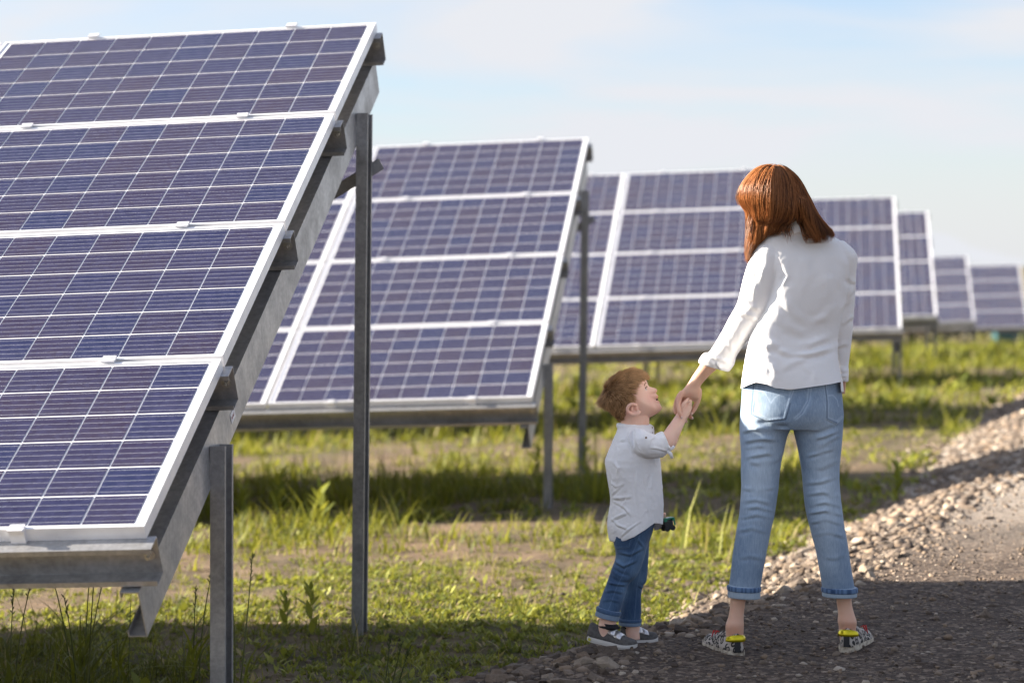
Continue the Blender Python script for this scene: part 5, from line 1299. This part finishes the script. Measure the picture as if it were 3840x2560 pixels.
# ear: rim, bowl and lobe on the near side (and far)
def ear(sgn):
    y0 = bh.y + sgn * .066
    e1 = lambda x, y, o: (lambda p: Vector((p.x, y0 + sgn * o, p.z)))(pix(*b1(x, y), DB))
    chain(mb, [e1(905, 655, .002), e1(880, 632, .012), e1(830, 632, .017), e1(788, 665, .018), e1(780, 715, .017), e1(805, 755, .015), e1(850, 778, .012), e1(900, 778, .009), e1(945, 750, .005), e1(955, 735, .002)], [.0045, .0058, .0062, .0062, .0062, .0062, .0070, .0075, .0068, .005], 10, 3)
    chain(mb, [e1(850, 660, .005), e1(835, 690, .008), e1(850, 735, .008), e1(890, 745, .006)], [.004, .0048, .005, .0045], 8, 3)
    chain(mb, [e1(925, 690, .003), e1(918, 712, .006)], [.005, .0055], 8, 3)
    Mr = Matrix.Rotation(.25 * sgn, 3, 'Z'); ball(mb, e1(860, 705, -.002), (.017, .006, .020), Mr, 8)
ear(-1); ear(1)
me = remesh(mb, .0021, M_SKIN_B, 'body', 1)
V, Nn = get_vn(me); Q = unpix(V); bl = np.zeros(len(V)); near = np.abs(V[:, 1] - DB) < .12
for (x, y), r, a in (((1150, 560), 14, .25), ((1238, 540), 3.2, .85), ((1262, 606), 3.4, .8), ((860, 720), 15, .30), ((1222, 450), 5, .35), ((845, 715), 4, .35), ((900, 715), 4, .35), ((1215, 468), 1.6, .7)):
    qx, qy = b1(x, y); bl = np.maximum(bl, a * np.exp(-((Q[:, 0] - qx) ** 2 + (Q[:, 1] - qy) ** 2) / r ** 2))
vcol(me, 'blush', bl)
bbody = wlink('body', me, boy)
# eyes, lashes, mouth, teeth
def on_head(t, lam, dr=0.0):
    q = (np.array(BASE, float) - HC) * BU; fa = q @ np.array([.894, -.447]); ua = q @ np.array([-.447, -.894]); th = np.arctan2(ua, fa); rr = np.hypot(fa, ua); o = np.argsort(th)
    r = float(np.interp(t, th[o], rr[o])) + dr; c = math.cos(lam) ** .82
    return bh + bfv * (math.cos(t) * r * c) + buv * (math.sin(t) * r * c) + blv * (.070 * math.sin(lam))
M_EYE = MT('eye white', (.75, .72, .70), .15).m; M_IRIS = MT('blue grey iris', (.05, .075, .09), .1).m; M_LASH = MT('brown lashes', (.06, .03, .015), .7).m; M_BROW = MT('ginger brow', (.30, .15, .07), .8).m; M_MOUTH = MT('inner mouth', (.13, .03, .03), .5).m; M_TOOTH = MT('tooth', (.78, .76, .70), .3).m
for sg_ in (-1, 1):
    c = on_head(-.03, .47 * sg_, -.0135); m = MB(); ball(m, c, (.0105,) * 3, None, 10); ey = wlink('eye', m.mesh('eye', M_EYE, True), boy)
    g = (bfv * .86 + buv * .25 + blv * .42 * sg_).normalized(); m = MB(); ball(m, c + g * .0062, (.0052,) * 3, None, 8); link('iris', m.mesh('iris', M_IRIS, True), ey)
    for tt_, nm, mt_, r_, l0, l1, lift in ((.02, 'lash', M_LASH, .0013, .34, .66, .0038), (-.10, 'lash', M_LASH, .0006, .36, .62, .0015), (.20, 'brow', M_BROW, .0015, .28, .70, .0006)):
        m = MB(); m.tube([on_head(tt_ + .05 * math.sin(math.pi * k / 6) - .02 * k / 6, (l0 + (l1 - l0) * k / 6) * sg_, lift - (.003 if nm == 'lash' else 0)) for k in range(7)], [r_ * .5] + [r_] * 5 + [r_ * .5], 6)
        link(nm, m.mesh(nm, mt_, True), ey)
m = MB(); ball(m, pix(*b1(1228, 577), DB), (.0046, .0135, .0042), Matrix.Rotation(R(-26), 3, 'Y'), 8); mo = wlink('mouth', m.mesh('mouth', M_MOUTH, True), boy)
m = MB(); ball(m, pix(*b1(1236, 578), DB), (.0022, .008, .0022), None, 6); link('teeth', m.mesh('teeth', M_TOOTH, True), mo)

# short ginger hair
hairline = [(1090, 262), (1020, 268), (960, 300), (905, 350), (855, 430), (835, 500), (868, 560), (858, 612), (800, 640), (765, 690), (770, 775), (745, 860), (690, 930)]
hl = np.array(hairline, float)
hv_ = MB(); head_volume(hv_, BASE, BASE, HC, BU, bh, bfv, buv, blv, .070, n=120, m=80)
HV = np.array([v[:] for v in hv_.v])
def side_px(P):
    q = unpix(P); return np.stack([(q[:, 0] - 1316.8) / .15624, (q[:, 1] - 826.8) / .15624], 1)
def in_hair(P):
    """behind the hairline (seen from the side)"""
    S = side_px(P); lat = np.abs(P[:, 1] - DB) / .070
    xl = np.interp(S[:, 1], hl[:, 1], hl[:, 0]); xl = np.where(S[:, 1] < 262, 1090 + (262 - S[:, 1]) * .1, xl)
    return xl - S[:, 0] - 60 * (1 - lat) * (S[:, 1] < 420)
cen = np.array(bh[:])
def thick(P):
    S = side_px(P); t = .0075 + .006 * np.exp(-((S[:, 0] - 840) / 220) ** 2 - ((S[:, 1] - 200) / 110) ** 2) + .003 * np.exp(-((S[:, 0] - 450) / 90) ** 2 - ((S[:, 1] - 440) / 90) ** 2)
    t = t * np.clip(1.05 - np.clip((S[:, 1] - 600) / 420, 0, .75), 0, 2)
    return t
d_in = in_hair(HV); wgt = sst((d_in + 10) / 70)
dirs = HV - cen; dirs /= np.linalg.norm(dirs, axis=1, keepdims=True)
HC2 = HV + dirs * (-.006 + (.006 + .62 * thick(HV)) * wgt + .0012 * fbm(HV[:, 0] * 220, HV[:, 2] * 220, HV[:, 1] * 220, 2, 3) * wgt)[:, None]
keepf = [f for f in hv_.f if max(d_in[i] for i in f) > -12]
mm = MB(); mm.v = [tuple(v) for v in HC2]; mm.f = keepf; mm.m = [0] * len(keepf)
bm_ = mm.mesh('hair', M_HAIR_B, True); vcol(bm_, 'rnd', .02 + .06 * fbm(HC2[:, 0] * 60, HC2[:, 2] * 60, HC2[:, 1] * 60, 2, 5)); vcol(bm_, 'tip', np.zeros(len(HC2)))
bhair = wlink('hair', bm_, boy)
crB = np.array(pix(*b1(455, 430), DB)[:])
idx = [i for i in range(len(HV)) if d_in[i] > -6]
rs = random.Random(5); paths, rn = [], []
areas = np.cos(np.arcsin(np.clip((HV[:, 1] - DB) / .070, -1, 1)))[idx] + .05
pick = rng.choice(idx, 11000, p=areas / areas.sum())
for i in pick:
    p = HV[i] + rng.normal(0, .0016, 3); nn = dirs[i]; S = side_px(p[None])[0]
    d = p - crB; d = d - nn * (d @ nn); ln = np.linalg.norm(d); d = d / (ln + 1e-6)
    low = np.clip((S[1] - 470) / 250, 0, 1)                       # sides and nape lie down and back
    dn = np.array([-.45, 0, -.9]); dn = dn - nn * (dn @ nn); dn /= np.linalg.norm(dn) + 1e-6
    top = np.clip((330 - S[1]) / 120, 0, 1)
    d = d * (1 - low) + dn * low; d += rng.normal(0, .16, 3); d -= nn * (d @ nn) * .6; d /= np.linalg.norm(d) + 1e-6
    th_ = float(thick(p[None])[0]); L_ = (.030 + .016 * top - .016 * low) * rs.uniform(.7, 1.15)
    L_ *= float(np.interp(S[0], [820, 930, 1040, 1100], [1, .8, .5, .38]))
    if ln < .022: L_ *= .75
    tuft = math.exp(-((S[0] - 440) / 60) ** 2 - ((S[1] - 575) / 85) ** 2)
    d = d + np.array([-1.0, 0, -.15]) * tuft * 1.1; d /= np.linalg.norm(d)
    cl = vnoise(np.array([p[0] * 110]), np.array([p[2] * 110]), np.array([p[1] * 110]), 6)[0] * 1.3
    pts = []
    K2 = 7
    for k in range(K2):
        t = k / (K2 - 1); h = th_ * (.35 + .75 * t) * (1 + .25 * cl) + tuft * .018 * t
        q = p + d * L_ * t
        r = q - cen; 
        # keep to the curve of the skull
        n2 = r / np.linalg.norm(r); q = p + d * L_ * t - n2 * (L_ * t) ** 2 * 4.2 * (1 - tuft) + nn * h
        pts.append(q)
    paths.append(pts); light = np.clip((S[0] - 430) / 600, 0, 1) * .35 + np.clip((400 - S[1]) / 300, 0, 1) * .3  # paler strands on top and in front: sunlight painted into the hair colour
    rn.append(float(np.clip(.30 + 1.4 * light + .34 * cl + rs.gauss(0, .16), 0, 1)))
tag(link('strands', strands_mesh('strands', paths, .00060, M_HAIR_B, np.array(rn)), bhair), kind='stuff')

# grey shoes
M_GREYSH = MT('grey suede', (.085, .080, .078), .8); _v = M_GREYSH.coord('Object'); _n = M_GREYSH.noise(_v, 90, 4); M_GREYSH.base(M_GREYSH.ramp(_n, (.3, (.062, .058, .056)), (.7, (.115, .108, .104)))); M_GREYSH.bump(_n, .2, .002); M_GREYSH = M_GREYSH.m
M_WSOLE = MT('pale rubber sole', (.62, .60, .57), .6).m; M_SILVER = MT('silver strap', (.62, .61, .62), .3, .7).m; M_SOCK = MT('black sock', (.012, .012, .015), .9).m; M_LOGO = MT('yellow print', (.55, .50, .08), .6).m
for (hx_, hy_), (tx_, ty_), d0, d1 in ((b2(112, 1404), b2(474, 1490), DB - .035, DB - .125), (b2(360, 1440), b2(636, 1424), DB + .045, DB + .075)):
    ac = .40 if d1 < DB else .31
    hp = pix(hx_, hy_, d0); tp = pix(tx_, ty_, d1); v = tp - hp; yaw = math.atan2(v.y, v.x)
    ln = math.hypot(v.x, v.y); pit = math.atan2(-v.z, ln)
    sh, M = shoe(boy, (hp.x, hp.y), yaw, ln, .070, .050, M_GREYSH, M_WSOLE, .017, pitch=pit, z=hp.z)
    for x_, w_ in ((.50, .011), (.64, .012)):
        m = MB(); V = []
        hh = np.interp(x_, [.45, .55, .7], [.98, .80, .56]) * .050
        for xx_ in (x_ - w_ / .16, x_ + w_ / .16):
            for k in range(13):
                a = math.pi * (.12 + .76 * k / 12); ca, sa = math.cos(a), math.sin(a); hw = np.interp(xx_, [.3, .5, .68], [.70, .76, .92]) * .035
                tp_ = np.interp(xx_, [.3, .5, .75], [.55, .5, .75])
                V.append(M @ Vector((xx_ * ln, -hw * math.copysign(abs(ca) ** .75, ca) * (1 - (1 - tp_) * sa ** .7) * 1.04, .0165 + np.interp(xx_, [.45, .55, .7], [.98, .80, .56]) * .050 * sa ** .7 + .002)))
        m.add(V, [(k, k + 1, 14 + k, 13 + k) for k in range(12)]); o_ = link('strap', m.mesh('strap', M_SILVER, True), sh); md = o_.modifiers.new('t', 'SOLIDIFY'); md.thickness = .003
    m = MB(); m.tube([M @ Vector((ln * (ac + .19 * math.cos(a)), .022 * math.sin(a), .062 + .004 * math.cos(a))) for a in np.linspace(0, 2 * math.pi, 17)], .0045, 8, cap=False); link('collar', m.mesh('collar', M_SOCK, True), sh)
    m = MB(); ring = [M @ Vector((ln * (ac + .15 * math.cos(a)), .019 * math.sin(a), .055)) for a in np.linspace(0, 2 * math.pi, 16, endpoint=False)]; ring2 = [M @ Vector((ln * (ac + .175 * math.cos(a)), .0215 * math.sin(a), .074)) for a in np.linspace(0, 2 * math.pi, 16, endpoint=False)]
    m.add(ring + ring2, [(k, (k + 1) % 16, 16 + (k + 1) % 16, 16 + k) for k in range(16)] + [tuple(range(16))[::-1], tuple(range(16, 32))]); link('sock', m.mesh('sock', M_SOCK, True), sh)
    if d1 < DB:
        m = MB(); c = M @ Vector((ln * .09, -.0245, .0095)); sdv = (M.to_3x3() @ Vector((0, -1, 0))).normalized(); a_ = sdv.orthogonal().normalized(); b_ = sdv.cross(a_)
        m.extrude([(.0055 * math.cos(q * math.pi / 8), .0055 * math.sin(q * math.pi / 8)) for q in range(16)], c, a_, b_, sdv * .0025); link('badge', m.mesh('badge', M_LOGO), sh)

# toy truck in his left hand
tp0 = f2(708, 520, .035)
toy = empty('toy_truck', tp0); tag(toy, 'small green and black toy truck held in the boy\'s far hand', 'toy')
MGREEN = MT('green plastic', (.005, .20, .11), .35).m; MTB = MT('black toy plastic', (.010, .011, .013), .4).m
TM = Matrix.Rotation(R(-10), 4, 'Y') @ Matrix.Rotation(R(18), 4, 'Z')
m = MB(); m.box((-.016, -.018, -.020), (.014, .018, .006), TM); m.box((-.012, -.016, .006), (.008, .016, .012), TM); link('body', m.mesh('body', MTB), toy)
m = MB(); m.box((-.014, -.019, .012), (.018, .019, .0165), TM); m.box((-.016, -.019, .006), (-.006, .019, .012), TM); m.box((.014, -.019, .004), (.018, .019, .012), TM); m.box((.0182, -.019, -.012), (.0225, -.014, .0165), TM); m.box((.0182, .014, -.012), (.0225, .019, .0165), TM); m.box((.0182, -.014, .012), (.0225, .014, .0165), TM); link('canopy', m.mesh('canopy', MGREEN), toy)
m = MB(); m.box((-.002, -.012, .0166), (.010, .012, .0176), TM); link('roof_window', m.mesh('roof_window', MT('grey window', (.3, .32, .36), .2).m), toy)
for x_ in (-.010, .010):
    for y_ in (-.0195, .0145):
        m = MB(); m.extrude([(.0095 * math.cos(q * math.pi / 8), .0095 * math.sin(q * math.pi / 8)) for q in range(16)], TM @ Vector((x_, y_, -.019)), TM.to_3x3() @ Vector((1, 0, 0)), TM.to_3x3() @ Vector((0, 0, 1)), TM.to_3x3() @ Vector((0, .005, 0)))
        w_ = link('wheel', m.mesh('wheel', MTB), toy)
